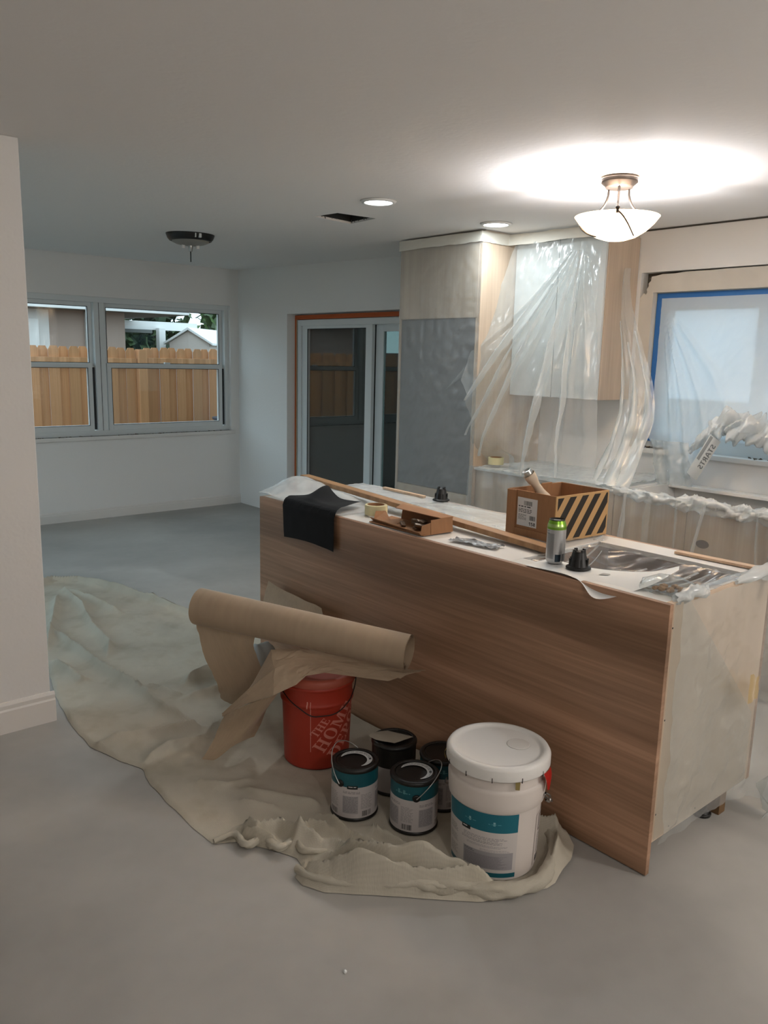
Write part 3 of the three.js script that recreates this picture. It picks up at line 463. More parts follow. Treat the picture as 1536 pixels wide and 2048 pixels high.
{
  const g = group('semi_flush_lamp', [3.19, CH, -2.15]); tag(g, 'lit semi-flush ceiling lamp with a glass bowl on three curved metal arms', 'ceiling lamp');
  mesh('canopy', lathe([[0, 0], [0.081, 0], [0.081, -0.012], [0.077, -0.016], [0.079, -0.024], [0.06, -0.040], [0.058, -0.047], [0, -0.047]], 48), M.nickel, g);
  mesh('stem', lathe([[0, -0.045], [0.0055, -0.045], [0.0055, -0.150], [0, -0.152]], 14), M.nickel, g);
  const bowl = [[0, -0.268], [0.04, -0.265], [0.085, -0.252], [0.128, -0.226], [0.160, -0.196], [0.183, -0.166], [0.180, -0.164], [0.156, -0.192], [0.124, -0.221], [0.083, -0.246], [0.04, -0.259], [0, -0.262]];
  mesh('glass_bowl', lathe(bowl, 64), phys({ color: S('#f8e6cb'), roughness: 0.72, transmission: 0.7, thickness: 0, side: THREE.DoubleSide }), g);
  mesh('light_bulb', new THREE.SphereGeometry(0.034, 24, 16).translate(0, -0.214, 0), glow(COL.bowl, 8), g);
  const a0 = Math.atan2(2.15, -3.19); // towards the camera
  for (let k = 0; k < 3; k++) {
    const a = a0 + k * 2 * Math.PI / 3, P = (r, y, da = 0) => [r * Math.cos(a + da), y, r * Math.sin(a + da)];
    const arm = mesh('arm', tube([P(0.05, -0.046), P(0.052, -0.075), P(0.066, -0.108), P(0.10, -0.138), P(0.15, -0.156), P(0.187, -0.160)], 0.005, 40, 8), M.nickel, g);
    const k1 = new THREE.SphereGeometry(0.0095, 14, 10); k1.translate(...P(0.192, -0.158)); const k2 = new THREE.CylinderGeometry(0.006, 0.006, 0.03, 12); k2.translate(...P(0.187, -0.165)); mesh('knob', merge([k1, k2]), M.nickel, arm);
    mesh('strap', tube([P(0.187, -0.168), P(0.176, -0.186, -0.12), P(0.150, -0.213, -0.30), P(0.118, -0.237, -0.55), P(0.092, -0.253, -0.95)], 0.0035, 30, 6), M.nickel, arm);
  }
  const l = new THREE.PointLight(new THREE.Color(...COL.bowl), LAMP.bowl); l.position.set(0, -0.214, 0); l.shadow.radius = 1.6; l.name = 'bowl_lamp'; l.castShadow = true; g.add(l);
}
{ // the bare pan of a fixture whose glass is off, in the back room
  const g = group('ceiling_lamp_base', [2.81, 2.421, -5.37]); tag(g, 'black bare pan of an unfinished ceiling lamp in the back room', 'lamp base');
  mesh('pan', lathe([[0.0, 0], [0.168, 0.002], [0.166, -0.008], [0.158, -0.028], [0.145, -0.044], [0.135, -0.047], [0.133, -0.040], [0.12, -0.02], [0, -0.018]], 56), M.blackPlastic, g);
  mesh('reflector_plate', lathe([[0, -0.076], [0.05, -0.074], [0.10, -0.064], [0.128, -0.052], [0.128, -0.038], [0, -0.038]], 40), std({ color: S('#8b8983'), roughness: 0.5 }), g);
  for (const [x, z] of [[0.045, 0.02], [-0.045, -0.02]]) mesh('bulb_socket', new THREE.CylinderGeometry(0.012, 0.014, 0.04, 16).translate(x, -0.075, z), M.white, g);
  mesh('hub', lathe([[0, -0.115], [0.012, -0.115], [0.016, -0.085], [0.024, -0.058], [0, -0.058]], 20), M.steel, g);
  mesh('threaded_rod', new THREE.CylinderGeometry(0.0042, 0.0042, 0.075, 10).translate(0, -0.148, 0), M.gasket, g);
  for (const [da, w] of [[-0.42, 0.018], [-0.22, 0.008]]) { const s = mesh('bracket_slot', bx(0.150, 0.168, -0.036, -0.008, -w / 2, w / 2, 0.003), M.vinyl, g); s.rotation.y = Math.atan2(-5.37, -2.81) + da * -1; }
}
{ // the lamp of the room behind the photographer, which lights the near floor, wall and pails
  const g = group('flush_lamp', [0.3, CH, 1.1]); tag(g, 'warm flush ceiling lamp of the near room, outside the picture', 'ceiling lamp');
  mesh('lamp_base', lathe([[0, 0], [0.16, 0], [0.16, -0.02], [0.15, -0.025], [0, -0.025]], 40), M.nickel, g);
  mesh('glass_dome', lathe([[0, -0.10], [0.06, -0.094], [0.11, -0.072], [0.14, -0.04], [0.145, -0.025]], 40), glow(COL.hall, 1.2), g);
  const l = new THREE.PointLight(new THREE.Color(...COL.hall), LAMP.hall); l.position.set(0, -0.065, 0); l.shadow.radius = 4; l.name = 'dome_lamp'; l.castShadow = true; g.add(l);
}

{ // and the one over the dining corner at right, which lights the end of the island
  const g = group('pendant_lamp', [3.0, CH, 0.9]); tag(g, 'warm pendant lamp of the dining corner, right of the picture', 'ceiling lamp');
  mesh('canopy', lathe([[0, 0], [0.06, 0], [0.055, -0.02], [0, -0.024]], 32), M.nickel, g); mesh('cord', new THREE.CylinderGeometry(0.003, 0.003, 0.54, 8).translate(0, -0.29, 0), M.blackPlastic, g);
  mesh('glass_globe', new THREE.SphereGeometry(0.09, 32, 20).translate(0, -0.64, 0), glow(COL.hall, 1.5), g);
  const l = new THREE.PointLight(new THREE.Color(...COL.hall), LAMP.dining); l.position.set(0, -0.64, 0); l.shadow.radius = 4; l.name = 'globe_lamp'; l.castShadow = true; g.add(l);
}
// ------------------------------------------------------------------ things lying on the island
const IY = IT + 0.003;
function plank(name, a, b, w, h, mat, label, cat, grp) { // from point a to point b (centre of the underside)
  const d = Math.hypot(b[0] - a[0], b[2] - a[2]), g = bx(-w / 2, w / 2, 0, h, 0, d, 0.002); const o = mesh(name, g, mat); o.position.set(...a); o.rotation.order = 'YXZ'; o.rotation.y = Math.atan2(b[0] - a[0], b[2] - a[2]); o.rotation.x = -Math.atan2(b[1] - a[1], d); return tag(o, label, cat, grp);
}
M.pine = std({ map: rep(woodTex(160, '#d9bfa4', '#c2a184', 256, 512), 3, 0.6), roughness: 0.55 });
M.oakStrip = std({ map: rep(woodTex(170, '#b08a63', '#94704d', 256, 512), 3, 0.6), roughness: 0.55 });
plank('trim_board', [2.49, 0.952, -3.52], [2.365, IY + 0.004, -1.745], 0.055, 0.022, M.oakStrip, 'long brown trim board lying lengthwise along the island top', 'board');
plank('trim_strip', [2.80, IY + 0.006, -3.22], [2.785, IY + 0.006, -2.89], 0.022, 0.012, M.pine, 'short pale wooden strip on the far edge of the island top', 'board');
plank('trim_strip', [2.775, IY, -1.50], [2.79, IY + 0.002, -0.95], 0.035, 0.010, M.pine, 'long pale wooden strip on the far rail at the open end of the island', 'board');
function tapeRoll(x, y, z, label, ry = 0) {
  const g = group('masking_tape_roll', [x, y, z], ry); tag(g, label, 'tape roll');
  mesh('tape', lathe([[0.0395, 0.0], [0.049, 0.001], [0.0505, 0.003], [0.0505, 0.045], [0.049, 0.047], [0.0395, 0.048], [0.0395, 0.0]], 48), M.cream, g);
  mesh('core', lathe([[0.037, 0.001], [0.0394, 0.0], [0.0394, 0.048], [0.037, 0.047], [0.037, 0.001]], 40), M.card, g);
  mesh('loose_end', bx(0.0, 0.012, 0.001, 0.047, 0.0500, 0.0512, 0.0003), M.cream, g);
}
tapeRoll(2.315, IY, -2.715, 'cream masking tape roll standing by the black cloth on the island', 0.6);
tapeRoll(3.965, 0.936, -3.455, 'cream masking tape roll on the film-covered counter beside the tall cabinet');
function blackCup(x, z, label, ry) {
  const g = group('black_leg_socket', [x, IY + 0.005, z], ry); tag(g, label, 'cabinet foot');
  mesh('cone', lathe([[0, 0.058], [0.019, 0.058], [0.0215, 0.061], [0.0225, 0.058], [0.033, 0.010], [0.036, 0.008], [0.0415, 0.006], [0.043, 0.003], [0.042, 0], [0, 0]], 36), M.blackPlastic, g);
  for (let k = 0; k < 4; k++) { const a = k * Math.PI / 2 + 0.4; const t = mesh('tab', bx(-0.006, 0.006, 0.056, 0.067, -0.003, 0.003, 0.001), M.blackPlastic, g); t.position.set(Math.cos(a) * 0.0195, 0, Math.sin(a) * 0.0195); t.rotation.y = Math.PI / 2 - a; }
  for (let k = 0; k < 8; k++) { const a = k * Math.PI / 4; const f = mesh('rib', bx(-0.0012, 0.0012, 0.006, 0.035, 0.026, 0.034, 0.0005), M.blackPlastic, g); f.rotation.y = a; }
}
blackCup(2.815, -2.80, 'black plastic cabinet foot standing on the far edge of the island', 0.3);
blackCup(2.262, -1.575, 'black plastic cabinet foot standing beside the drink can', 0.1);
{
  const g = group('drink_can', [2.262, IY + 0.005, -1.675], 0.6); tag(g, 'tall silver drink can with a green top, standing on the island edge', 'can');
  const t = canvasTex(512, 512, (c, w, h) => {
    c.fillStyle = '#c4c5c6'; c.fillRect(0, 0, w, h); c.fillStyle = '#7fb03a'; c.fillRect(0, 0, w, 105); c.fillStyle = '#5f9427'; c.fillRect(120, 0, 60, 130); c.fillStyle = '#a9c77a'; c.fillRect(250, 40, 200, 40);
    c.fillStyle = '#9fa1a3'; c.fillRect(60, 130, 90, 330); c.fillRect(300, 150, 70, 300); c.fillStyle = '#dfe0e1'; c.fillRect(170, 140, 60, 300);
    print(c, 200, 115, 130, 50, 5, 3, '#6d7276'); print(c, 20, 300, 90, 120, 12, 4, '#83878b'); c.fillStyle = '#33404a'; c.fillRect(385, 395, 50, 90); bars(c, 450, 390, 50, 90, 3);
  });
  const body = lathe([[0.026, 0.0], [0.028, 0.003], [0.033, 0.012], [0.033, 0.130], [0.0325, 0.135], [0.0275, 0.150], [0.0265, 0.153]], 56);
  { const p = body.attributes.position, u = body.attributes.uv; for (let i = 0; i < p.count; i++) u.setY(i, p.getY(i) / 0.153); }
  mesh('can_body', body, std({ map: t, metalness: 0.75, roughness: 0.3 }), g);
  mesh('can_top', lathe([[0, 0.149], [0.022, 0.149], [0.0245, 0.151], [0.0265, 0.156], [0.0275, 0.155], [0.0268, 0.152]], 40), M.blackPlastic, g);
  mesh('pull_tab', bx(-0.008, 0.008, 0.1495, 0.152, -0.012, 0.012, 0.001), M.steel, g);
}
{ // cardboard box, open on top
  const g = group('cardboard_box', [2.68, IY + 0.002, -1.985], -0.05); tag(g, 'open brown cardboard box with black diagonal stripes and a white label', 'box');
  const w = 0.165, d = 0.125, h = 0.185, t = 0.005;
  const stripes = canvasTex(512, 300, (c, W, H) => { c.fillStyle = '#c39b69'; c.fillRect(0, 0, W, H); c.fillStyle = '#2b251f'; for (let k = -1; k < 8; k++) { const x = -60 + k * 118; c.beginPath(); c.moveTo(Math.max(x, -999), H - 14); c.lineTo(x + 62, H - 14); c.lineTo(x + 62 + 190, 14); c.lineTo(x + 190, 14); c.fill(); } c.fillStyle = '#c39b69'; c.fillRect(0, 0, 16, H); c.fillRect(W - 12, 0, 12, H); });
  const fr = bx(-w, w, 0, h, d - t, d, 0.001), p = fr.attributes.position, n = fr.attributes.normal, u = fr.attributes.uv; for (let i = 0; i < p.count; i++) u.setXY(i, (p.getX(i) + w) / (2 * w), p.getY(i) / h);
  mesh('striped_side', fr, std({ map: stripes, roughness: 0.8 }), g);
  mesh('side', bx(-w, -w + t, 0, h, -d, d - t, 0.001), M.card, g); mesh('side', bx(w - t, w, 0, h, -d, d - t, 0.001), M.card, g); mesh('side', bx(-w + t, w - t, 0, h, -d, -d + t, 0.001), M.card, g); mesh('bottom', bx(-w + t, w - t, 0, t, -d + t, d - t, 0.001), M.card, g);
  mesh('edge_flap', bx(-w - 0.008, -w - 0.0005, 0.0, h - 0.002, -d - 0.001, -d + 0.045, 0.001), M.card, g); mesh('edge_flap', bx(-w - 0.006, -w - 0.0005, 0.0, 0.03, -d + 0.045, d - 0.004, 0.001), M.card, g);
  mesh('corner_tab', bx(w * 0.15, w * 0.55, h - 0.07, h + 0.006, -d + t + 0.0005, -d + 2 * t, 0.001), M.card, g); mesh('inner_flap', bx(-0.012, 0.012, 0.01, h - 0.004, -d + t + 0.0005, -d + 0.02, 0.001), M.cardDark, g);
  const lab = canvasTex(300, 380, (c, W, H) => { c.fillStyle = '#d9d7d6'; c.fillRect(0, 0, W, H); bars(c, 95, 40, 125, 60, 9); print(c, 20, 112, 180, 28, 1, 6, '#333'); print(c, 20, 150, 200, 60, 3, 7, '#555'); print(c, 20, 225, 120, 80, 6, 8, '#777'); bars(c, 190, 230, 85, 60, 2); c.fillStyle = '#111'; c.font = 'bold 62px sans-serif'; c.fillText('158', 180, 360); });
  const lg = new THREE.PlaneGeometry(0.105, 0.115); lg.rotateY(-Math.PI / 2); lg.translate(-w - 0.0012, 0.10, -0.02); mesh('label', lg, std({ map: lab, roughness: 0.6 }), g);
}
{ // the stick in the box
  const A = V(2.72, 0.93, -1.98), B = V(2.565, 1.165, -2.07), d = B.clone().sub(A), g = group('wrapped_stick', A.toArray()); g.quaternion.setFromUnitVectors(V(0, 1, 0), d.clone().normalize());
  tag(g, 'lumpy cream wrapped stick with a shiny end, leaning in the cardboard box', 'stick');
  const L = d.length(), pts = [[0, 0]]; for (let i = 0; i <= 40; i++) { const t = i / 40; pts.push([0.0205 + 0.005 * fbm(t * 9, 1, 4, 3) + 0.0035 * Math.sin(t * 15), t * (L - 0.02)]); }
  mesh('wrapped_shaft', lathe(pts, 24), std({ color: S('#d6c5b0'), roughness: 0.7 }), g); mesh('metal_end', lathe([[0.019, L - 0.022], [0.019, L - 0.002], [0.017, L], [0.013, L - 0.006], [0, L - 0.008]], 24), M.steel, g);
}
{ // flattened cardboard carton with hinges inside
  const g = group('opened_carton', [2.30, IY, -2.44]); tag(g, 'small torn-open cardboard carton with metal hardware inside, by the masking tape', 'box');
  const q = (a, b, c, dd, th = 0.003) => { const n = new THREE.BufferGeometry(), P = [a, b, c, dd], nn = V(...b).sub(V(...a)).cross(V(...dd).sub(V(...a))).normalize().multiplyScalar(th), pos = []; const T = (x, y, z) => pos.push(...x, ...y, ...z), O = P.map((p) => [p[0] + nn.x, p[1] + nn.y, p[2] + nn.z]); T(P[0], P[2], P[1]); T(P[0], P[3], P[2]); T(O[0], O[1], O[2]); T(O[0], O[2], O[3]); for (let i = 0; i < 4; i++) { const j = (i + 1) % 4; T(P[i], P[j], O[j]); T(P[i], O[j], O[i]); } n.setAttribute('position', new THREE.Float32BufferAttribute(pos, 3)); n.computeVertexNormals(); return uvm(n); };
  mesh('bottom', q([-0.12, 0.001, -0.16], [-0.12, 0.001, 0.18], [0.045, 0.001, 0.18], [0.045, 0.001, -0.20]), M.card, g);
  mesh('front_flap', q([-0.085, 0.003, -0.17], [-0.12, 0.003, 0.172], [-0.134, 0.016, 0.172], [-0.105, 0.020, -0.17]), M.card, g);
  mesh('end_wall', q([-0.082, 0.003, 0.185], [-0.082, 0.062, 0.182], [0.035, 0.064, 0.188], [0.035, 0.003, 0.192]), M.card, g);
  mesh('end_fold', q([-0.126, 0.003, 0.168], [-0.120, 0.040, 0.170], [-0.084, 0.052, 0.183], [-0.084, 0.003, 0.184]), M.card, g);
  mesh('lid', q([-0.03, 0.066, 0.184], [-0.032, 0.067, -0.09], [0.045, 0.071, -0.13], [0.04, 0.066, 0.188]), M.card, g);
  mesh('back_wall', q([0.042, 0.003, -0.13], [0.038, 0.003, 0.186], [0.038, 0.063, 0.186], [0.043, 0.069, -0.12]), M.cardDark, g);
  mesh('torn_flap', q([-0.082, 0.003, -0.175], [-0.05, 0.036, -0.20], [0.0, 0.034, -0.19], [-0.03, 0.003, -0.12]), M.card, g);
  const hw = [], r = rng(3); for (let i = 0; i < 9; i++) { const b = new RoundedBoxGeometry(0.03 + r() * 0.03, 0.012, 0.02, 2, 0.003); b.rotateY(r() * 3); b.rotateX(r() * 0.5); b.translate(-0.07 + r() * 0.06, 0.014 + 0.011 * (i % 3), 0.0 + r() * 0.12); hw.push(b); }
  mesh('hardware', merge(hw), std({ color: S('#5b4a3b'), metalness: 0.6, roughness: 0.4 }), g);
}
{ // black cloth over the front edge
  const zc = -2.99; // across z, over the edge at x = IX0
  const g = sheet((u, v) => {
    const z = lerp(-3.20 + 0.02 * v, -2.785, u), s = lerp(-0.165 + 0.012 * Math.sin(u * 3), line1([[0, 0.04], [0.36, 0.17], [0.5, 0.17], [1, 0.22]], u), 1 - v); // s < 0 hangs down
    const R = 0.012; let x, y;
    if (s < -R) { x = IX0 - 0.014; y = IT - R + s + R + 0.004; } else if (s < R) { const a = (s + R) / (2 * R) * Math.PI / 2; x = IX0 - 0.014 + R * (1 - Math.cos(a)); y = IT - R + 0.008 + R * Math.sin(a) - 0.004; } else { x = IX0 - 0.002 + (s - R); y = IT + 0.008; }
    const f = 0.010 * (0.5 + 0.5 * fbm(z * 9, s * 6, 4, 3));
    const lift = s > 0.0 ? 0.055 * Math.exp(-(((u - 0.40) / 0.16) ** 2)) * smooth(0.01, 0.16, s) + 0.012 * smooth(0, 0.05, s) : 0;
    return [x - (s < 0 ? f : 0), y + (s > 0 ? f * 0.7 + lift + 0.012 : 0), z - (s > 0 ? s * lerp(0.1, 0.38, u) : 0)];
  }, 50, 60);
  tag(mesh('black_cloth', g, std({ color: S('#0d0f13'), roughness: 0.95, side: THREE.DoubleSide })), 'black cloth hanging over the front edge of the island', 'cloth');
}
{ // white paper at the corner, its tip hanging over
  const rows2 = [[[2.30, 0.9045, -1.73], [2.31, 0.905, -1.57], [2.33, 0.914, -1.45], [2.38, 0.922, -1.37], [2.50, 0.930, -1.335]], [[2.22, 0.9045, -1.725], [2.22, 0.905, -1.53], [2.23, 0.910, -1.44], [2.31, 0.922, -1.35], [2.48, 0.931, -1.325]], [[2.156, 0.904, -1.72], [2.152, 0.904, -1.50], [2.118, 0.868, -1.40], [2.22, 0.910, -1.298], [2.455, 0.928, -1.312]]];
  const g = group('paper_sheet'); tag(g, 'white paper sheet with a curled corner poking over the island edge', 'paper');
  mesh('sheet', patch(rows2, 40, 24), M.paper, g);
  mesh('printed_mark', sheet((u, v) => [lerp(2.235, 2.262, v) + 0.01 * u, 0.9125 + 0.001 * u, lerp(-1.475, -1.445, u)], 4, 4), std({ color: S('#a9aaa8'), roughness: 0.8, side: THREE.DoubleSide }), g);
}
{ // clear bag with brown contents
  const g = group('clear_bag', [2.265, IY + 0.004, -1.243]); tag(g, 'small clear plastic bag with brown bits inside, at the near island corner', 'bag');
  const s = new THREE.SphereGeometry(1, 40, 20), p = s.attributes.position; for (let i = 0; i < p.count; i++) { const x = p.getX(i), y = p.getY(i), z = p.getZ(i), k = 1 + 0.22 * fbm(x * 3 + 4, z * 3 + y * 2, 9, 3); p.setXYZ(i, x * 0.062 * k, Math.max(-0.001, (y + 0.35) * 0.034 * k), z * 0.085 * k); } s.rotateY(0.5); s.computeVertexNormals(); mesh('film_bag', s, M.filmClear, g);
  const b = [], r = rng(15); for (let i = 0; i < 22; i++) { const q = new THREE.DodecahedronGeometry(0.006 + r() * 0.006); q.scale(1.4, 0.7, 1); const a = r() * 6.28, d = Math.sqrt(r()) * 0.042; q.translate(Math.cos(a) * d, 0.007, Math.sin(a) * d * 1.2); b.push(q); } const c = mesh('contents', merge(b), std({ color: S('#9a7650'), roughness: 0.7 }), g); c.userData.kind = 'stuff';
}
{ // torn scraps on the front rail
  const r = rng(27), g = group('film_scrap', [2.25, IY, -2.06]); tag(g, 'dark wrinkled scrap of film lying on the white island top left of the can', 'scrap');
  mesh('scrap', sheet((u, v) => [lerp(-0.05, 0.02, u) + 0.04 * v, 0.003 + Math.abs(0.015 * fbm(u * 5, v * 5, 3, 3)), lerp(-0.09, 0.12, v) + 0.02 * fbm(u * 3, v * 4, 9, 2)], 16, 20), phys({ color: S('#7d7a78'), transmission: 0.4, thickness: 0, roughness: 0.3, side: THREE.DoubleSide }), g);
}
// ------------------------------------------------------------------ drop cloth
{
  const leftX = [[-5.66, 1.70], [-5.4, 1.62], [-4.82, 1.50], [-4.31, 1.335], [-4.05, 1.262], [-3.69, 1.178], [-3.39, 1.128], [-3.08, 1.112], [-2.88, 1.163], [-2.78, 1.20], [-2.65, 1.172], [-2.48, 1.170], [-2.32, 1.164], [-2.17, 1.172], [-2.13, 1.24], [-2.09, 1.262], [-2.0, 1.318], [-1.93, 1.345], [-1.89, 1.33], [-1.86, 1.285], [-1.81, 1.281], [-1.74, 1.312], [-1.686, 1.368], [-1.58, 1.478], [-1.41, 1.651], [-1.345, 1.80], [-1.325, 1.86]];
  const rightX = [[-5.66, 1.76], [-5.56, 1.99], [-5.27, 2.073], [-4.99, 2.149], [-4.65, 2.201], [-4.32, 2.256], [-3.97, 2.312], [-3.79, 2.35], [-3.50, 2.36], [-3.44, 2.20], [-3.42, 2.142], [-1.47, 2.142], [-1.40, 2.10], [-1.36, 2.03], [-1.325, 1.90]];
  // folds: polyline in (x, z), height, half-width, sharpness of the far side
  const F = [
    [[[1.454, -4.579], [1.465, -4.217], [1.462, -3.86], [1.497, -3.516], [1.487, -3.174], [1.527, -3.015]], 0.032, 0.035],
    [[[1.802, -5.32], [1.755, -4.88], [1.662, -4.477], [1.629, -4.141], [1.546, -3.97]], 0.028, 0.035],
    [[[1.802, -5.32], [1.855, -4.934], [1.9, -4.647]], 0.028, 0.04], [[[1.723, -5.235], [1.548, -4.789], [1.349, -4.305]], 0.03, 0.035],
    [[[1.296, -4.072], [1.316, -3.809], [1.332, -3.719]], 0.03, 0.05], [[[1.143, -3.05], [1.298, -2.99], [1.444, -2.96], [1.539, -2.92]], 0.035, 0.05],
    [[[1.22, -2.80], [1.36, -2.88], [1.52, -2.82]], 0.02, 0.04], [[[1.70, -3.4], [1.85, -3.5], [2.0, -3.52]], 0.028, 0.05], [[[1.62, -3.25], [1.78, -3.22], [1.95, -3.30]], 0.03, 0.05], [[[1.55, -3.52], [1.60, -3.36], [1.63, -3.28]], 0.016, 0.025],
    [[[1.278, -2.175], [1.30, -2.10], [1.373, -2.073], [1.409, -1.979], [1.444, -1.915]], 0.040, 0.028], [[[1.25, -2.13], [1.33, -2.02]], 0.03, 0.02], [[[1.36, -1.98], [1.46, -2.02], [1.50, -1.96]], 0.035, 0.03],
    [[[1.535, -2.066], [1.53, -1.917], [1.543, -1.801], [1.555, -1.69], [1.616, -1.593]], 0.035, 0.03], [[[1.618, -1.90], [1.623, -1.843], [1.64, -1.688], [1.661, -1.572]], 0.03, 0.025], [[[1.46, -1.93], [1.48, -1.80], [1.52, -1.66], [1.60, -1.54]], 0.03, 0.03],
    [[[1.401, -1.85], [1.435, -1.77], [1.501, -1.654], [1.606, -1.54], [1.70, -1.44], [1.80, -1.375], [1.90, -1.365], [2.0, -1.40], [2.10, -1.47]], 0.060, 0.034],
    [[[1.31, -1.845], [1.33, -1.79], [1.40, -1.70], [1.50, -1.60]], 0.042, 0.030], [[[1.36, -1.74], [1.47, -1.615], [1.60, -1.50], [1.72, -1.40]], 0.045, 0.022],
    [[[2.0, -1.62], [2.07, -1.52], [2.11, -1.47]], 0.045, 0.04],
    [[[1.30, -2.55], [1.38, -2.45], [1.50, -2.42]], 0.012, 0.05], [[[1.40, -2.40], [1.50, -2.25], [1.58, -2.12]], 0.018, 0.05], [[[1.36, -2.33], [1.45, -2.2]], 0.012, 0.03],
  ];
  const backHem = [[1.50, -5.35], [1.64, -5.52], [1.80, -5.56], [1.95, -5.48], [2.03, -5.30], [2.10, -5.05], [2.17, -4.75], [2.24, -4.4], [2.30, -4.05]];
  F.push([backHem, 0.035, 0.03]);
  const segd = (x, z, p) => { let b = 9, tt = 0; for (let i = 0; i + 1 < p.length; i++) { const dx = p[i + 1][0] - p[i][0], dz = p[i + 1][1] - p[i][1], t = clamp(((x - p[i][0]) * dx + (z - p[i][1]) * dz) / (dx * dx + dz * dz)), d = Math.hypot(x - p[i][0] - t * dx, z - p[i][1] - t * dz); if (d < b) { b = d; tt = (i + t) / (p.length - 1); } } return [b, tt]; };
  const flat = [[1.85, -1.54, 0.16], [1.668, -2.04, 0.10], [1.777, -1.845, 0.10], [1.88, -2.07, 0.1], [1.94, -1.88, 0.1], [1.80, -2.45, 0.16]];
  const H = (x, z) => {
    let h = 0.010 + 0.008 * fbm(x * 5, z * 5, 13, 4) + 0.004 * fbm(x * 17, z * 17, 15, 3);
    for (const [p, k, w] of F) { const [d, t] = segd(x, z, p); if (d < w * 3) { const e = smooth(0, 0.15, t) * smooth(1, 0.85, t); h += 1.9 * k * (0.35 + 0.65 * e) * Math.exp(-2.0 * Math.pow(d / w, 1.15)) * (0.85 + 0.3 * fbm(x * 8, z * 8, 31, 2)); } }
    let keep = 1; for (const [cx, cz, r] of flat) keep *= smooth(r * 0.98, r * 1.35, Math.hypot(x - cx, z - cz));
    return lerp(0.004, Math.max(0.003, h), keep);
  };
  const g = sheet((u, v) => {
    const z = lerp(-5.66, -1.325, v), a = line1(leftX, z), b = line1(rightX, z), x = lerp(a, b, u), edge = smooth(0, 0.018, Math.min(x - a + 0.002, z < -3.45 ? b - x + 0.002 : 1, -1.325 - z + 0.002));
    return [x + 0.006 * fbm(z * 14, u * 3, 3, 2) * (1 - smooth(0, 0.1, u)), 0.002 + (H(x, z) - 0.002) * edge, z, x, z];
  }, 130, 520);
  const cloth = mesh('drop_cloth', g, M.canvas);
  const roll = (pts, r, s) => mesh('rolled_hem', tubeRough(pts, () => r, s, 90, 16, 0.32), M.canvas, cloth);
  roll([[1.30, 0.018, -1.87], [1.31, 0.024, -1.80], [1.40, 0.028, -1.70], [1.50, 0.030, -1.605], [1.62, 0.032, -1.48], [1.74, 0.028, -1.372], [1.86, 0.026, -1.345], [1.97, 0.026, -1.39], [2.06, 0.026, -1.465], [2.10, 0.024, -1.56]], 0.025, 3);
  roll([[1.40, 0.024, -1.82], [1.48, 0.026, -1.70], [1.56, 0.026, -1.60], [1.63, 0.022, -1.50], [1.68, 0.016, -1.43]], 0.018, 5);
  roll([[1.34, 0.02, -1.77], [1.45, 0.036, -1.65], [1.56, 0.040, -1.53], [1.69, 0.036, -1.40], [1.80, 0.030, -1.34]], 0.014, 7);
  roll([[1.175, 0.012, -2.17], [1.245, 0.018, -2.155], [1.240, 0.026, -2.07], [1.305, 0.018, -2.075], [1.310, 0.028, -1.985], [1.385, 0.018, -2.005], [1.365, 0.026, -1.925], [1.43, 0.018, -1.885]], 0.013, 9);
  roll([[1.50, 0.015, -5.35], [1.64, 0.02, -5.52], [1.80, 0.022, -5.55], [1.95, 0.02, -5.47], [2.03, 0.016, -5.30], [2.10, 0.014, -5.05], [2.17, 0.012, -4.75]], 0.02, 11);
  tag(cloth, 'large beige canvas drop cloth spread in wrinkles over the floor', 'drop cloth');
}
// ------------------------------------------------------------------ paint cans and pails
const canLabel = (seed, tagged) => canvasTex(1024, 400, (c, W, H) => {
  c.fillStyle = '#c9c3c2'; c.fillRect(0, 0, W, H); c.fillStyle = '#0f5560'; c.fillRect(0, 0, W, 128); c.fillStyle = '#13626e'; c.fillRect(0, 20, W * 0.3, 80);
  for (let k = 0; k < 4; k++) { const x = k * 256; c.fillStyle = '#aaa6a8'; c.fillRect(x + 20, 205, 110, 150); print(c, x + 22, 210, 104, 140, 14, seed + k, '#8d898c'); print(c, x + 22, 165, 120, 22, 2, seed + k + 9, '#8a8689'); print(c, x + 150, 190, 86, 130, 13, seed + k + 20, '#a09c9d'); c.fillStyle = '#8a8688'; bars(c, x + 160, 335, 70, 45, seed + k); }
  if (tagged) { c.fillStyle = '#14181a'; c.fillRect(tagged * W, 112, 74, 30); c.fillStyle = '#d8d8d8'; print(c, tagged * W + 10, 120, 54, 12, 1, 5, '#e2e2e2'); }
  for (const x of [0.12, 0.16, 0.62, 0.66]) { c.fillStyle = 'rgba(120,165,170,0.7)'; c.fillRect(x * W, 48, 16, 34); print(c, x * W - 20, 70, 70, 14, 1, 7, '#5d949b'); }
});
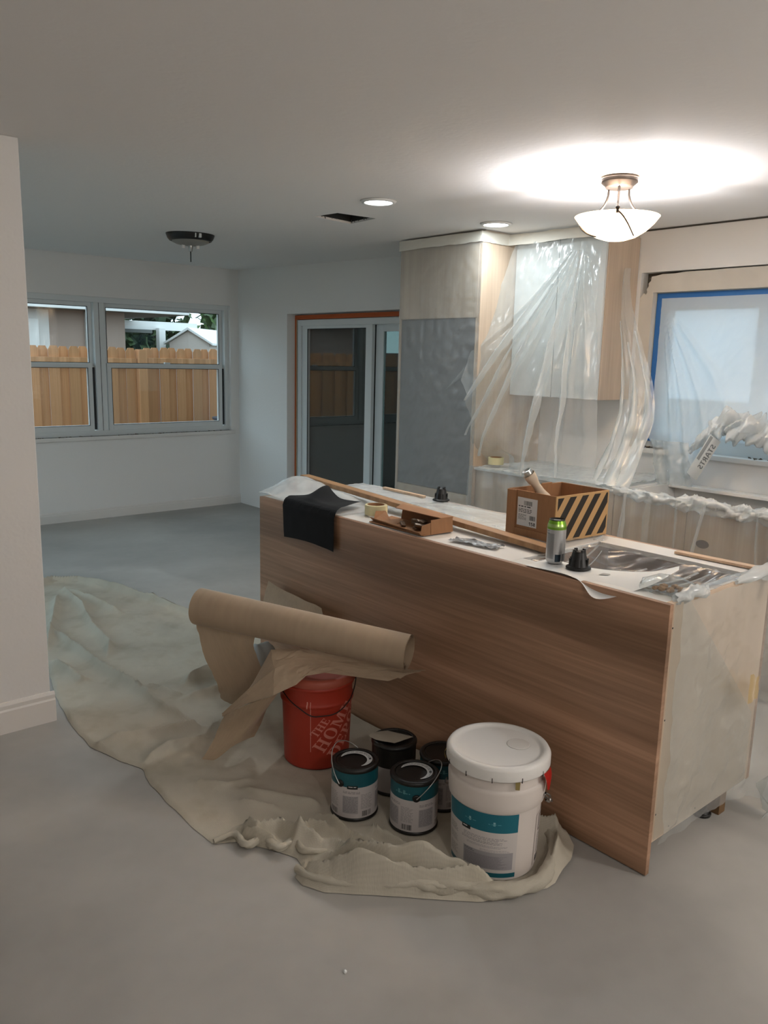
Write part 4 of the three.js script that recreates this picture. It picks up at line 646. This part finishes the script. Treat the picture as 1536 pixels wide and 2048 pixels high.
function paintCan(x, z, y, ry, opt, label) {
  const g = group('paint_can', [x, y, z], ry); tag(g, label, 'paint can');
  const R = 0.083;
  const body = lathe([[R - 0.001, 0.010], [R, 0.014], [R, 0.180], [R - 0.001, 0.184]], 64), p = body.attributes.position, u = body.attributes.uv; for (let i = 0; i < p.count; i++) u.setY(i, (p.getY(i) - 0.010) / 0.174);
  mesh('label_wrap', body, opt.body ?? std({ map: canLabel(opt.seed, opt.tag), roughness: 0.42 }), g);
  mesh('base_rim', lathe([[0, 0.004], [R - 0.006, 0.004], [R - 0.003, 0], [R + 0.002, 0.001], [R + 0.003, 0.006], [R, 0.012], [R - 0.004, 0.012]], 56), M.blackPlastic, g);
  mesh('top_ring', lathe([[R - 0.001, 0.178], [R + 0.003, 0.182], [R + 0.003, 0.190], [R - 0.002, 0.195], [R - 0.012, 0.195], [R - 0.015, 0.190], [R - 0.001, 0.178]], 56), M.blackPlastic, g);
  const lid = mesh('lid', lathe([[0, 0.189], [0.058, 0.189], [0.060, 0.192], [R - 0.016, 0.192], [R - 0.012, 0.188]], 48), M.blackPlastic, g);
  if (opt.sticker) { // crescent sticker round the lid
    const a0 = opt.sticker, s = sheet((uu, vv) => { const a = a0 + lerp(-1.95, 1.95, uu), w = 0.022 * Math.pow(Math.sin(Math.PI * clamp(uu, 0.02, 0.98)), 0.6), r = 0.040 + (vv - 0.5) * w * 1.0 + 0.012; return [Math.cos(a) * r, 0.1932, Math.sin(a) * r, uu, vv]; }, 48, 2);
    const t = canvasTex(256, 32, (c, W, H) => { c.fillStyle = '#cfd2d2'; c.fillRect(0, 0, W, H); print(c, 20, 8, 210, 16, 2, opt.seed, '#74787c'); c.fillStyle = '#3a3f44'; c.fillRect(170, 6, 14, 14); });
    mesh('sticker', s, std({ map: t, roughness: 0.5, side: THREE.DoubleSide }), lid);
  }
  if (opt.handle !== undefined) {
    for (const s of [-1, 1]) { const e = mesh('handle_ear', lathe([[0, 0.006], [0.010, 0.006], [0.013, 0.003], [0.014, 0], [0, 0]], 18), M.blackPlastic, g); e.rotation.z = -s * Math.PI / 2; e.position.set(s * (R - 0.001), 0.138, 0); }
    const pts = []; for (let i = 0; i <= 16; i++) { const a = Math.PI * i / 16, rr = R + 0.007; const cx = Math.cos(a) * rr, l = Math.sin(a) * 0.125; pts.push([cx, 0.138 + l * Math.sin(opt.handle), l * Math.cos(opt.handle)]); }
    mesh('wire_handle', tube(pts, 0.0018, 60, 8), M.steel, g);
  }
  return g;
}
paintCan(1.668, -2.04, 0.006, 0.25, { seed: 11, tag: 0.80, sticker: 0.1, handle: 2.25 }, 'teal and white paint can nearest the orange bucket, wire handle standing up');
paintCan(1.777, -1.845, 0.006, 0.9, { seed: 31, sticker: 0.9, handle: 0.75 }, 'teal and white paint can in the middle, front of the group, handle lying sideways');
paintCan(1.955, -1.885, 0.006, 1.6, { seed: 51, sticker: 0, handle: undefined }, 'teal and white paint can half hidden behind the white pail');
{
  const b = canvasTex(512, 256, (c, W, H) => { c.fillStyle = '#17140f'; c.fillRect(0, 0, W, H); c.fillStyle = '#b9b2ae'; c.fillRect(0, 110, W, 150); print(c, 60, 140, 160, 80, 8, 4, '#8d8886'); });
  paintCan(1.885, -2.075, 0.006, 0.2, { seed: 71, body: std({ map: b, roughness: 0.5 }), handle: undefined }, 'paint can with a black top behind the others, a paper scrap on its lid');
  const s = patch([[[1.815, 0.204, -2.14], [1.85, 0.206, -2.145], [1.90, 0.204, -2.13]], [[1.815, 0.205, -2.10], [1.86, 0.209, -2.09], [1.92, 0.205, -2.075]], [[1.85, 0.204, -2.035], [1.88, 0.206, -2.03], [1.94, 0.2045, -2.03]]], 14, 12, 0.002, 5);
  tag(mesh('paper_scrap', s, std({ color: S('#a29a8c'), roughness: 0.85, side: THREE.DoubleSide })), 'crumpled paper scrap lying on the black paint can lid', 'paper');
}
{ // orange bucket
  const g = group('orange_bucket', [1.80, 0.006, -2.45], 0); tag(g, 'orange plastic bucket with a lid, standing under the kraft paper', 'bucket');
  const orange = std({ color: S('#ad3724'), roughness: 0.45 }), H = 0.365;
  const rad = (y) => lerp(0.131, 0.143, y / H);
  const faceA = Math.atan2(-2.45, -1.80); // angle of the side towards the camera, measured x to -z
  const t = canvasTex(2048, 1024, (c, W, HH) => {
    c.fillStyle = '#ad3724'; c.fillRect(0, 0, W, HH); c.save(); c.translate(W * 0.5 + 70, HH * 0.80); c.rotate(-0.98); c.fillStyle = '#d98a7c'; c.font = 'bold 112px serif'; c.fillText('THE', 110, -160); c.font = 'bold 190px serif'; c.fillText('HOME', -10, 0); c.fillText('DEPOT', -10, 170); c.restore();
    c.fillStyle = '#e2a99c'; c.fillRect(W * 0.5 - 92, 215, 9, 75); c.fillRect(W * 0.5 - 60, 215, 5, 590);
  });
  const body = lathe([[0, 0.004], [0.122, 0.004], [0.127, 0], [0.131, 0.006], [0.131, 0.012], [rad(0.255), 0.255], [0.1465, 0.262], [0.1465, 0.272], [rad(0.28), 0.280], [rad(0.325), 0.325], [0.148, 0.33], [0.148, 0.338], [rad(0.345), 0.345], [rad(0.36), 0.36]], 72), p = body.attributes.position, u = body.attributes.uv;
  for (let i = 0; i < p.count; i++) u.setY(i, p.getY(i) / H);
  const b = mesh('bucket_body', body, std({ map: t, roughness: 0.45 }), g);
  // lathe u = 0 at +z, growing towards +x; turn so that u = 0.5 faces the camera
  b.rotation.y = Math.atan2(-1.80, 2.45) - Math.PI;
  mesh('bucket_lid', lathe([[0, 0.366], [0.118, 0.366], [0.122, 0.373], [0.138, 0.374], [0.150, 0.368], [0.152, 0.345], [0.147, 0.343], [0.143, 0.36]], 64), std({ color: S('#a8523f'), roughness: 0.5 }), g);
  const a = (th, r, y) => [Math.cos(th) * r, y, -Math.sin(th) * r], q = []; const c0 = faceA;
  for (const [d, y] of [[-1.55, 0.345], [-1.2, 0.325], [-0.8, 0.292], [-0.42, 0.262], [-0.12, 0.238], [0.1, 0.238], [0.5, 0.242], [0.95, 0.275], [1.3, 0.32], [1.55, 0.345]]) q.push(a(c0 + d, 0.1555, y));
  mesh('wire_handle', tube(q, 0.0022, 80, 8), M.blackPlastic, g);
  for (const d of [-1.57, 1.57]) { const e = mesh('handle_ear', lathe([[0, 0.01], [0.015, 0.01], [0.018, 0], [0, 0]], 18), orange, g); const P = a(c0 + d, 0.146, 0.345); e.position.set(...P); e.quaternion.setFromUnitVectors(V(0, 1, 0), V(P[0], 0, P[2]).normalize()); }
}
{ // white pail
  const g = group('white_pail', [1.852, 0.006, -1.542], 0); tag(g, 'big white plastic pail with a domed lid, teal label and red pull tab', 'bucket');
  const W_ = std({ color: S('#ded5ce'), roughness: 0.42 }), rad = (y) => lerp(0.137, 0.150, y / 0.37), face = Math.atan2(-1.852, 1.542);
  mesh('pail_body', lathe([[0, 0.004], [0.126, 0.004], [0.131, 0], [0.137, 0.006], [rad(0.235), 0.235], [0.1535, 0.240], [0.155, 0.262], [0.157, 0.30], [0.154, 0.312], [rad(0.315), 0.315], [rad(0.35), 0.35]], 80), W_, g);
  const lidPts = [[0, 0.389], [0.06, 0.389], [0.125, 0.388], [0.136, 0.386], [0.140, 0.392], [0.150, 0.395], [0.160, 0.391], [0.1655, 0.381], [0.1655, 0.352], [0.162, 0.348], [0.158, 0.352], [0.156, 0.37]];
  const lid = mesh('pail_lid', lathe(lidPts, 80), std({ color: S('#e9e7e3'), roughness: 0.4 }), g);
  mesh('spout_cap', lathe([[0, 0.3925], [0.032, 0.392], [0.036, 0.3905], [0.038, 0.389], [0.034, 0.3885]], 32).translate(0.055, 0, 0.035), std({ color: S('#dcd8d2'), roughness: 0.4 }), lid);
  for (let k = 0; k < 12; k++) { const a = face + Math.PI / 2 + (k - 5.5) * 0.52 + 0.2; const s = mesh('lid_slot', bx(0.1635, 0.1662, 0.346, 0.362, -0.0012, 0.0012, 0), M.dark, lid); s.rotation.y = a; }
  const t = canvasTex(1024, 1024, (c, W, H) => {
    c.fillStyle = '#cfc9c5'; c.fillRect(0, 0, W, H); c.fillStyle = '#12697a'; c.fillRect(0, 0, W, 285); c.fillStyle = '#0f5f6d'; c.fillRect(0, 920, W, 70); c.fillStyle = '#15191b'; c.fillRect(300, 268, 130, 62); print(c, 318, 286, 96, 26, 1, 5, '#e6e6e6');
    for (const x of [0.40, 0.70]) { c.fillStyle = '#8fbcc3'; c.fillRect(x * W, 120, 26, 56); print(c, x * W - 60, 150, 180, 26, 1, 7, '#4f93a0'); }
    print(c, 30, 380, 190, 110, 6, 3, '#8b8788'); print(c, 30, 540, 190, 110, 6, 4, '#9b9798'); print(c, 30, 700, 190, 150, 8, 14, '#9b9798');
    print(c, 330, 375, 640, 60, 3, 5, '#989496'); print(c, 300, 440, 690, 44, 3, 6, '#8b8789'); print(c, 380, 500, 590, 40, 3, 16, '#a29e9f');
    c.fillStyle = '#a09da0'; c.fillRect(330, 600, 650, 270); print(c, 345, 612, 150, 40, 3, 8, '#5c5a5c'); print(c, 345, 660, 620, 200, 26, 9, '#77747a'); print(c, 560, 560, 400, 40, 3, 10, '#aaa6a7');
  });
  const lab = sheet((u, v) => { const y = lerp(0.233, 0.008, v), a = face + lerp(-1.30, 0.53, u), r = rad(y) + 0.0012; return [Math.sin(a) * r, y - 0.002 * u, Math.cos(a) * r, u, 1 - v]; }, 60, 10);
  mesh('label_wrap', lab, std({ map: t, roughness: 0.45, side: THREE.DoubleSide }), g);
  const lab2 = sheet((u, v) => { const y = lerp(0.20, 0.02, v), a = face + lerp(1.12, 1.75, u), r = rad(y) + 0.0012; return [Math.sin(a) * r, y, Math.cos(a) * r, u, 1 - v]; }, 20, 8);
  mesh('side_print', lab2, std({ map: canvasTex(256, 512, (c, W, H) => { c.fillStyle = '#cfc6c0'; c.fillRect(0, 0, W, H); c.strokeStyle = '#23211f'; c.lineWidth = 16; c.strokeRect(60, 30, 140, 150); print(c, 80, 50, 100, 110, 6, 4, '#555'); print(c, 40, 210, 170, 200, 12, 6, '#777'); c.fillStyle = '#1d1b1a'; c.fillRect(40, 430, 150, 60); print(c, 60, 445, 110, 30, 2, 8, '#aaa'); }), roughness: 0.45, side: THREE.DoubleSide }), g);
  const at = (d, r, y) => { const a = face + d; return [Math.sin(a) * r, y, Math.cos(a) * r]; };
  mesh('red_tab', patch([[at(1.02, 0.167, 0.352), at(1.2, 0.168, 0.352), at(1.36, 0.168, 0.352)], [at(1.08, 0.172, 0.325), at(1.22, 0.175, 0.322), at(1.36, 0.173, 0.325)], [at(1.18, 0.170, 0.288), at(1.26, 0.172, 0.283), at(1.33, 0.170, 0.290)]], 12, 14), std({ color: S('#b01a12'), roughness: 0.4, side: THREE.DoubleSide }), g);
  mesh('yellow_tab', patch([[at(-1.62, 0.163, 0.366), at(-1.55, 0.163, 0.366)], [at(-1.62, 0.172, 0.345), at(-1.55, 0.172, 0.345)], [at(-1.62, 0.166, 0.325), at(-1.55, 0.166, 0.325)]], 6, 8), std({ color: S('#a8903a'), roughness: 0.5, side: THREE.DoubleSide }), g);
  mesh('tape_tab', patch([[at(0.36, 0.1605, 0.347), at(0.46, 0.1605, 0.347)], [at(0.37, 0.1585, 0.322), at(0.46, 0.1585, 0.319)]], 4, 4), std({ color: S('#8d7d4a'), roughness: 0.6, side: THREE.DoubleSide }), g);
  mesh('wire_handle', tube([at(1.32, 0.157, 0.255), at(1.22, 0.160, 0.268), at(1.34, 0.166, 0.248), at(1.50, 0.172, 0.232), at(1.66, 0.180, 0.205), at(2.1, 0.19, 0.17), at(2.6, 0.19, 0.15), at(3.2, 0.185, 0.15), at(3.8, 0.185, 0.16), at(4.4, 0.175, 0.21), at(4.75, 0.160, 0.262)], 0.0026, 90, 8), M.steel, g);
  mesh('handle_clip', tube([at(1.34, 0.158, 0.262), at(1.42, 0.168, 0.25), at(1.50, 0.171, 0.236), at(1.44, 0.170, 0.225), at(1.36, 0.160, 0.236)], 0.0035, 30, 6), M.steel, g);
}
// ------------------------------------------------------------------ kraft paper
{
  const L = V(1.51, 0.583, -2.877), R = V(1.95, 0.524, -2.078), ax = R.clone().sub(L), len = ax.length(); ax.normalize();
  const up = V(0, 1, 0).addScaledVector(ax, -ax.y).normalize(), side = ax.clone().cross(up).normalize(); // side points to the camera's right-front
  const g = group('kraft_paper_roll'); tag(g, 'brown kraft paper roll lying across the orange bucket, its loose end hanging down', 'paper roll');
  const rollG = sheet((u, v) => {
    const th = v * Math.PI * 2 * 3.4, k = 1 - v, r = lerp(lerp(0.079, 0.069, u), lerp(0.060, 0.052, u), v) * (1 + 0.01 * fbm(u * 3, th, 3, 2)), a = th + Math.PI * 1.02;
    const p = L.clone().addScaledVector(ax, u * len).addScaledVector(up, Math.sin(a) * r).addScaledVector(side, Math.cos(a) * r); return [p.x, p.y, p.z, u * len, v * 1.4];
  }, 40, 200);
  mesh('roll', rollG, M.kraft, g);
  const hang = patch([[[1.500, 0.530, -2.895], [1.555, 0.518, -2.79], [1.64, 0.500, -2.66]], [[1.505, 0.475, -2.885], [1.57, 0.455, -2.80], [1.655, 0.44, -2.69]], [[1.535, 0.345, -2.88], [1.62, 0.33, -2.83], [1.72, 0.33, -2.76]], [[1.60, 0.20, -2.89], [1.69, 0.19, -2.86], [1.79, 0.20, -2.82]], [[1.655, 0.105, -2.97], [1.72, 0.060, -2.96], [1.82, 0.07, -2.90]]], 24, 40, 0.006, 4);
  mesh('loose_end', hang, M.kraft, g);
  mesh('back_flap', patch([[[2.085, 0.51, -3.25], [2.095, 0.485, -3.08], [2.09, 0.475, -2.82]], [[2.07, 0.42, -3.27], [2.07, 0.42, -3.08], [2.07, 0.40, -2.75]], [[2.03, 0.30, -3.25], [2.04, 0.29, -3.05], [2.04, 0.28, -2.72]]], 20, 14, 0.006, 8), M.kraft, g);
}
{
  const g = group('kraft_paper_sheet'); tag(g, 'crumpled brown kraft paper sheet over the orange bucket with one leg reaching the floor', 'paper');
  // from the left leg (on the floor) over the bucket to the tip on the right
  const back = [[1.56, 0.12, -2.72], [1.60, 0.30, -2.62], [1.64, 0.465, -2.54], [1.72, 0.475, -2.46], [1.79, 0.472, -2.34], [1.86, 0.468, -2.20], [1.98, 0.44, -2.10], [2.06, 0.42, -2.09]];
  const crest = [[1.49, 0.19, -2.67], [1.52, 0.335, -2.52], [1.60, 0.425, -2.45], [1.69, 0.446, -2.435], [1.765, 0.442, -2.38], [1.83, 0.438, -2.30], [1.90, 0.428, -2.19], [2.03, 0.41, -2.12]];
  const front = [[1.49, 0.185, -2.655], [1.505, 0.29, -2.50], [1.55, 0.352, -2.385], [1.625, 0.388, -2.345], [1.685, 0.402, -2.365], [1.76, 0.402, -2.345], [1.84, 0.40, -2.235], [1.925, 0.386, -2.165]];
  const lin = (p, t) => { const k = t * (p.length - 1), i = Math.min(p.length - 2, Math.floor(k)), f = k - i; return [0, 1, 2].map((c) => lerp(p[i][c], p[i + 1][c], f)); };
  const two = (A, B, nu, nv, bmp, sd) => sheet((u, v) => { const a = lin(A, u), b = lin(B, u), e = bmp * fbm(u * 12, v * 4, sd, 3) * Math.sin(Math.PI * v); return [lerp(a[0], b[0], v) + e * 0.5, lerp(a[1], b[1], v) + e, lerp(a[2], b[2], v) + e * 0.5]; }, nu, nv);
  const flatN = (g0) => { const n = g0.toNonIndexed(); return toCreasedNormals(n, 0.45); };
  mesh('top_face', flatN(two(back, crest, 56, 8, 0.02, 3)), M.kraft, g);
  mesh('front_face', flatN(two(crest, front, 56, 8, 0.016, 6)), M.kraft, g);
  mesh('tip', flatN(two([[1.90, 0.428, -2.19], [2.03, 0.41, -2.12]], [[1.93, 0.385, -2.165], [2.055, 0.398, -2.145]], 10, 6, 0.01, 12)), M.kraft, g);
  const leg = patch([[[1.49, 0.185, -2.655], [1.51, 0.285, -2.50], [1.57, 0.345, -2.40], [1.66, 0.30, -2.52]], [[1.455, 0.11, -2.66], [1.50, 0.14, -2.585], [1.56, 0.20, -2.52], [1.66, 0.19, -2.60]], [[1.405, 0.004, -2.69], [1.44, 0.004, -2.66], [1.50, 0.075, -2.60], [1.61, 0.085, -2.61]]], 24, 20, 0.010, 9);
  mesh('folded_leg', flatN(leg), M.kraft, g);
}
{ // pale crumpled bag behind the roll
  const s = new THREE.IcosahedronGeometry(0.085, 4), p = s.attributes.position; for (let i = 0; i < p.count; i++) { const x = p.getX(i), y = p.getY(i), z = p.getZ(i), k = 1 + 0.35 * fbm(x * 18 + 3, y * 18 + z * 14, 6, 3); p.setXYZ(i, x * k, y * k * 1.3, z * k); }
  const q = mergeVertices(s.deleteAttribute('normal').deleteAttribute('uv')); q.computeVertexNormals(); q.computeBoundingBox(); q.translate(0, -q.boundingBox.min.y, 0);
  const o = mesh('crumpled_bag', q, std({ color: S('#a9adad'), roughness: 0.6 })); o.position.set(1.985, 0.016, -3.17); tag(o, 'pale crumpled bag on the drop cloth behind the paper roll', 'bag');
}
{
  const o = mesh('floor_crumb', new THREE.DodecahedronGeometry(0.0055, 0), M.paper); o.position.set(1.164, 0.003, -1.449); tag(o, 'tiny white crumb lying alone on the bare floor in front', 'crumb');
}

// ------------------------------------------------------------------ outdoors, seen through the windows
const lawn = std({ map: rep(tex(256, 256, (u, v) => { const a = 0.75 + 0.5 * fbm(u * 30, v * 30, 9, 4, 30, 30); return [0.27 * a, 0.30 * a, 0.20 * a]; }), 0.5, 0.5), roughness: 1 });
struct('ground', bx(-30, 40, -0.2, -0.14, -45, 20, 0), lawn);
const fenceTex = woodTex(210, '#dca478', '#b07c50', 256, 512);
M.fence = [0, 1, 2].map((k) => { const m = std({ map: rep(fenceTex, 2.2, 0.5), roughness: 0.85, color: new THREE.Color([1, 0.9, 1.06][k], [1, 0.9, 1.03][k], [1, 0.88, 1][k]) }); return m; });
const dog = extr(shapeOf([[-0.068, 0], [0.068, 0], [0.068, 1], [0.040, 1.03], [-0.040, 1.03], [-0.068, 1]]), 0.018);
function fence(label, x0, x1, z, top, pitch, backTo, seed) {
  const g = group('wooden_fence', [x0, -0.14, z]); tag(g, label, 'fence'); const r = rng(seed), n = Math.round((x1 - x0) / pitch), h = top + 0.14;
  const pg = uvm(dog.clone().scale(1, (h - 0.05) / 1.03, 1));
  for (let i = 0; i < n; i++) { const p = mesh('picket', pg, M.fence[Math.floor(r() * 3)], g); p.position.set((i + 0.5) * pitch, 0.05 + (r() - 0.5) * 0.012, (i % 2) * -0.035 + (r() - 0.5) * 0.006); }
  for (const y of [0.3, h - 0.19]) mesh('rail', bx(0, x1 - x0, y - 0.045, y + 0.045, 0.019, 0.055, 0.003), M.fence[1], g);
  return g;
}
fence('wooden fence seen through the left window and the left part of the right one', -9.0, 4.86, -11.0, 1.66, 0.132, -0.04, 4);
fence('wooden fence running on behind the corner post at right', 5.02, 7.4, -11.12, 1.67, 0.133, -0.04, 6);
tag(mesh('fence_post', bx(4.87, 5.0, -0.14, 1.64, -11.02, -10.90, 0.006), M.fence[2]), 'square wooden fence post standing at the corner of the two fences', 'post');
{
  const g = group('neighbour_house', [4, -0.14, -14]); tag(g, 'beige neighbouring house with a white trim board and a window above the fence', 'house');
  const L = (a, b, c, d, e, f) => bx(a - 4, b - 4, c + 0.14, d + 0.14, e + 14, f + 14, 0.004), st = std({ color: S('#a89488'), roughness: 0.9 });
  mesh('wall', L(-9, 6.02, -0.14, 2.28, -18, -14), st, g); mesh('eave', L(-9.3, 7.05, 2.27, 2.33, -18, -13.6), std({ color: S('#8b8078'), roughness: 0.9 }), g); mesh('fascia', L(-9.3, 7.05, 2.275, 2.345, -13.6, -13.57), M.white, g);
  mesh('white_panel', L(3.2, 4.70, -0.14, 2.26, -14.0, -13.96), std({ color: S('#d9d6d2'), roughness: 0.8 }), g);
  const w = mesh('window', merge([L(3.4, 4.52, 1.0, 2.10, -13.96, -13.92)]), M.white, g); mesh('pane', L(3.48, 4.36, 1.05, 2.02, -13.92, -13.915), std({ color: S('#3f4a52'), roughness: 0.1 }), w);
  mesh('downpipe', L(5.30, 5.40, -0.14, 2.26, -14.0, -13.94), std({ color: S('#b7b3ae'), roughness: 0.7 }), g);
}
{
  const g = group('patio_cover', [7.5, -0.14, -16]); tag(g, 'white flat patio roof on posts beyond the fence', 'patio roof');
  const L = (a, b, c, d, e, f) => bx(a - 7.5, b - 7.5, c + 0.14, d + 0.14, e + 16, f + 16, 0.004);
  mesh('roof', L(6.55, 8.45, 2.13, 2.20, -19, -16), M.white, g); mesh('fascia', L(6.5, 8.47, 2.06, 2.23, -16, -15.96), M.white, g); mesh('soffit', L(6.5, 7.4, 1.99, 2.06, -15.9, -15.86), std({ color: S('#6d706d'), roughness: 0.8 }), g);
  mesh('post', L(7.52, 7.66, -0.14, 2.1, -15.95, -15.8), M.white, g); mesh('post', L(7.1, 7.28, -0.14, 2.1, -18.2, -18.0), std({ color: S('#8a917f'), roughness: 0.8 }), g);
}
{
  const g = group('garden_shed', [7.88, -0.14, -15.2], -0.85); tag(g, 'small white gabled shed behind the fence at the window edge', 'shed');
  mesh('wall', plateZ(shapeOf([[-0.42, 0], [0.42, 0], [0.42, 1.95], [0, 2.20], [-0.42, 1.95]]), -2.4, 0), std({ color: S('#d5c9c0'), roughness: 0.9 }), g);
  mesh('roof', merge([plateZ(shapeOf([[-0.52, 1.91], [-0.52, 1.95], [0, 2.26], [0, 2.21]]), -2.5, 0.08), plateZ(shapeOf([[0, 2.21], [0, 2.26], [0.52, 1.95], [0.52, 1.91]]), -2.5, 0.08)]), M.white, g);
}
function bush(name, label, cat, c, s, n, cols, seed, leafL = 0.25) {
  const r = rng(seed), g = group(name, [c[0], -0.14, c[2]]); tag(g, label, cat);
  cols.forEach((col, k) => {
    const a = []; for (let i = 0; i < n; i++) { const l = new THREE.PlaneGeometry(leafL * (0.3 + 0.3 * r()), leafL * (0.7 + 0.6 * r()), 1, 2), p = l.attributes.position; for (let q = 0; q < p.count; q++) p.setZ(q, -1.2 * p.getY(q) * p.getY(q)); l.rotateX(r() * 3 - 1.5); l.rotateY(r() * 6.3); l.rotateZ(r() - 0.5); const th = r() * 6.28, ph = r() * 2 - 1, q = Math.sqrt(1 - ph * ph), rr = 0.55 + 0.45 * r(); l.translate(Math.cos(th) * q * s[0] * rr, c[1] + ph * s[1] * rr, Math.sin(th) * q * s[2] * rr); l.computeVertexNormals(); a.push(l); }
    const m = mesh('foliage', merge(a), std({ color: S(col), roughness: 0.7, side: THREE.DoubleSide }), g); m.userData.kind = 'stuff';
  });
  mesh('trunk', new THREE.CylinderGeometry(0.06, 0.10, c[1], 10).translate(0, c[1] / 2, 0), std({ color: S('#55503f'), roughness: 1 }), g);
}
bush('tree', 'dark green tree behind the patio roof', 'tree', [10.0, 2.7, -24.5], [2.6, 2.2, 1.6], 900, ['#33452c', '#4a5f3a'], 3, 0.4);
bush('tree', 'pale green tree showing above the shed roof', 'tree', [12.6, 2.8, -21.5], [1.1, 1.3, 1.0], 500, ['#5d7a44', '#86997a'], 5, 0.35);
bush('shrub', 'dark shrub with arching leaves under the patio roof', 'shrub', [7.6, 1.5, -21], [1.2, 0.9, 0.7], 500, ['#2c3a2a', '#566a52'], 7, 0.45);
bush('hedge', 'long dark hedge along the back of the neighbouring garden', 'hedge', [9.0, 1.6, -28], [6, 1.7, 0.8], 1400, ['#2e3b2b', '#3f5037'], 9, 0.45);
{
  const g = group('garden_tub', [6.15, -0.14, -10.45]); tag(g, 'dark blue tub holding small dark plants below the fence', 'tub');
  mesh('tub', lathe([[0, 0.60], [0.20, 0.60], [0.25, 0.74], [0.34, 0.80], [0.35, 0.83], [0.30, 0.83], [0.22, 0.76], [0, 0.75]], 28), std({ color: S('#3c4656'), roughness: 0.5 }), g); mesh('stand', lathe([[0, 0], [0.22, 0], [0.20, 0.03], [0.10, 0.1], [0.10, 0.55], [0.18, 0.60], [0, 0.60]], 20), std({ color: S('#2c3138'), roughness: 0.6 }), g);
  for (const [x, h] of [[-0.14, 0.17], [0.12, 0.12]]) mesh('plant', new THREE.IcosahedronGeometry(0.07, 2).scale(0.8, h / 0.09, 0.8).translate(x, 0.82 + h * 0.6, 0), std({ color: S('#27302d'), roughness: 0.9 }), g);
}
{ // screened porch outside the sliding door
  const porch = sgroup('porch'); const bz = std({ color: S('#3a3733'), roughness: 0.6 });
  mesh('porch_floor', bx(4.72, 7.2, -0.12, -0.02, -9.95, -4.2, 0), std({ color: S('#5c605c'), roughness: 0.8 }), porch); mesh('porch_roof', bx(4.72, 7.3, 2.36, 2.46, -9.95, -4.2, 0), std({ color: S('#6a6f6c'), roughness: 0.9 }), porch);
  for (const z of [-9.8, -8.82, -6.9, -5.0]) mesh('porch_post', bx(6.93, 7.05, -0.02, 2.36, z - 0.12, z + 0.12, 0.004), bz, porch);
  for (const y of [0.60, 1.06, 1.52]) mesh('porch_rail', bx(6.96, 7.02, y - 0.02, y + 0.02, -9.8, -4.3, 0.003), bz, porch);
  mesh('porch_beam', bx(6.9, 7.06, 2.0, 2.36, -9.8, -4.3, 0.003), bz, porch);
  tag(mesh('storage_locker', bx(6.3, 6.75, -0.02, 1.66, -7.9, -7.0, 0.01), std({ color: S('#2d3336'), roughness: 0.5 })), 'tall dark locker standing on the porch behind the sliding door', 'locker');
  const g = group('garden_wall', [10.5, -0.14, -9]); tag(g, 'pale garden wall beyond the porch screen', 'wall'); mesh('wall_face', bx(-0.1, 0.1, 0, 1.62, -9, 0.6, 0.01), std({ color: S('#a8978a'), roughness: 0.9 }), g); mesh('coping', bx(-0.14, 0.14, 1.62, 1.68, -9, 0.6, 0.01), std({ color: S('#b5aaa0'), roughness: 0.9 }), g);
}
scene.traverse((o) => { if (o.isMesh) { o.castShadow = true; o.receiveShadow = true; } });
renderer.render(scene, camera);
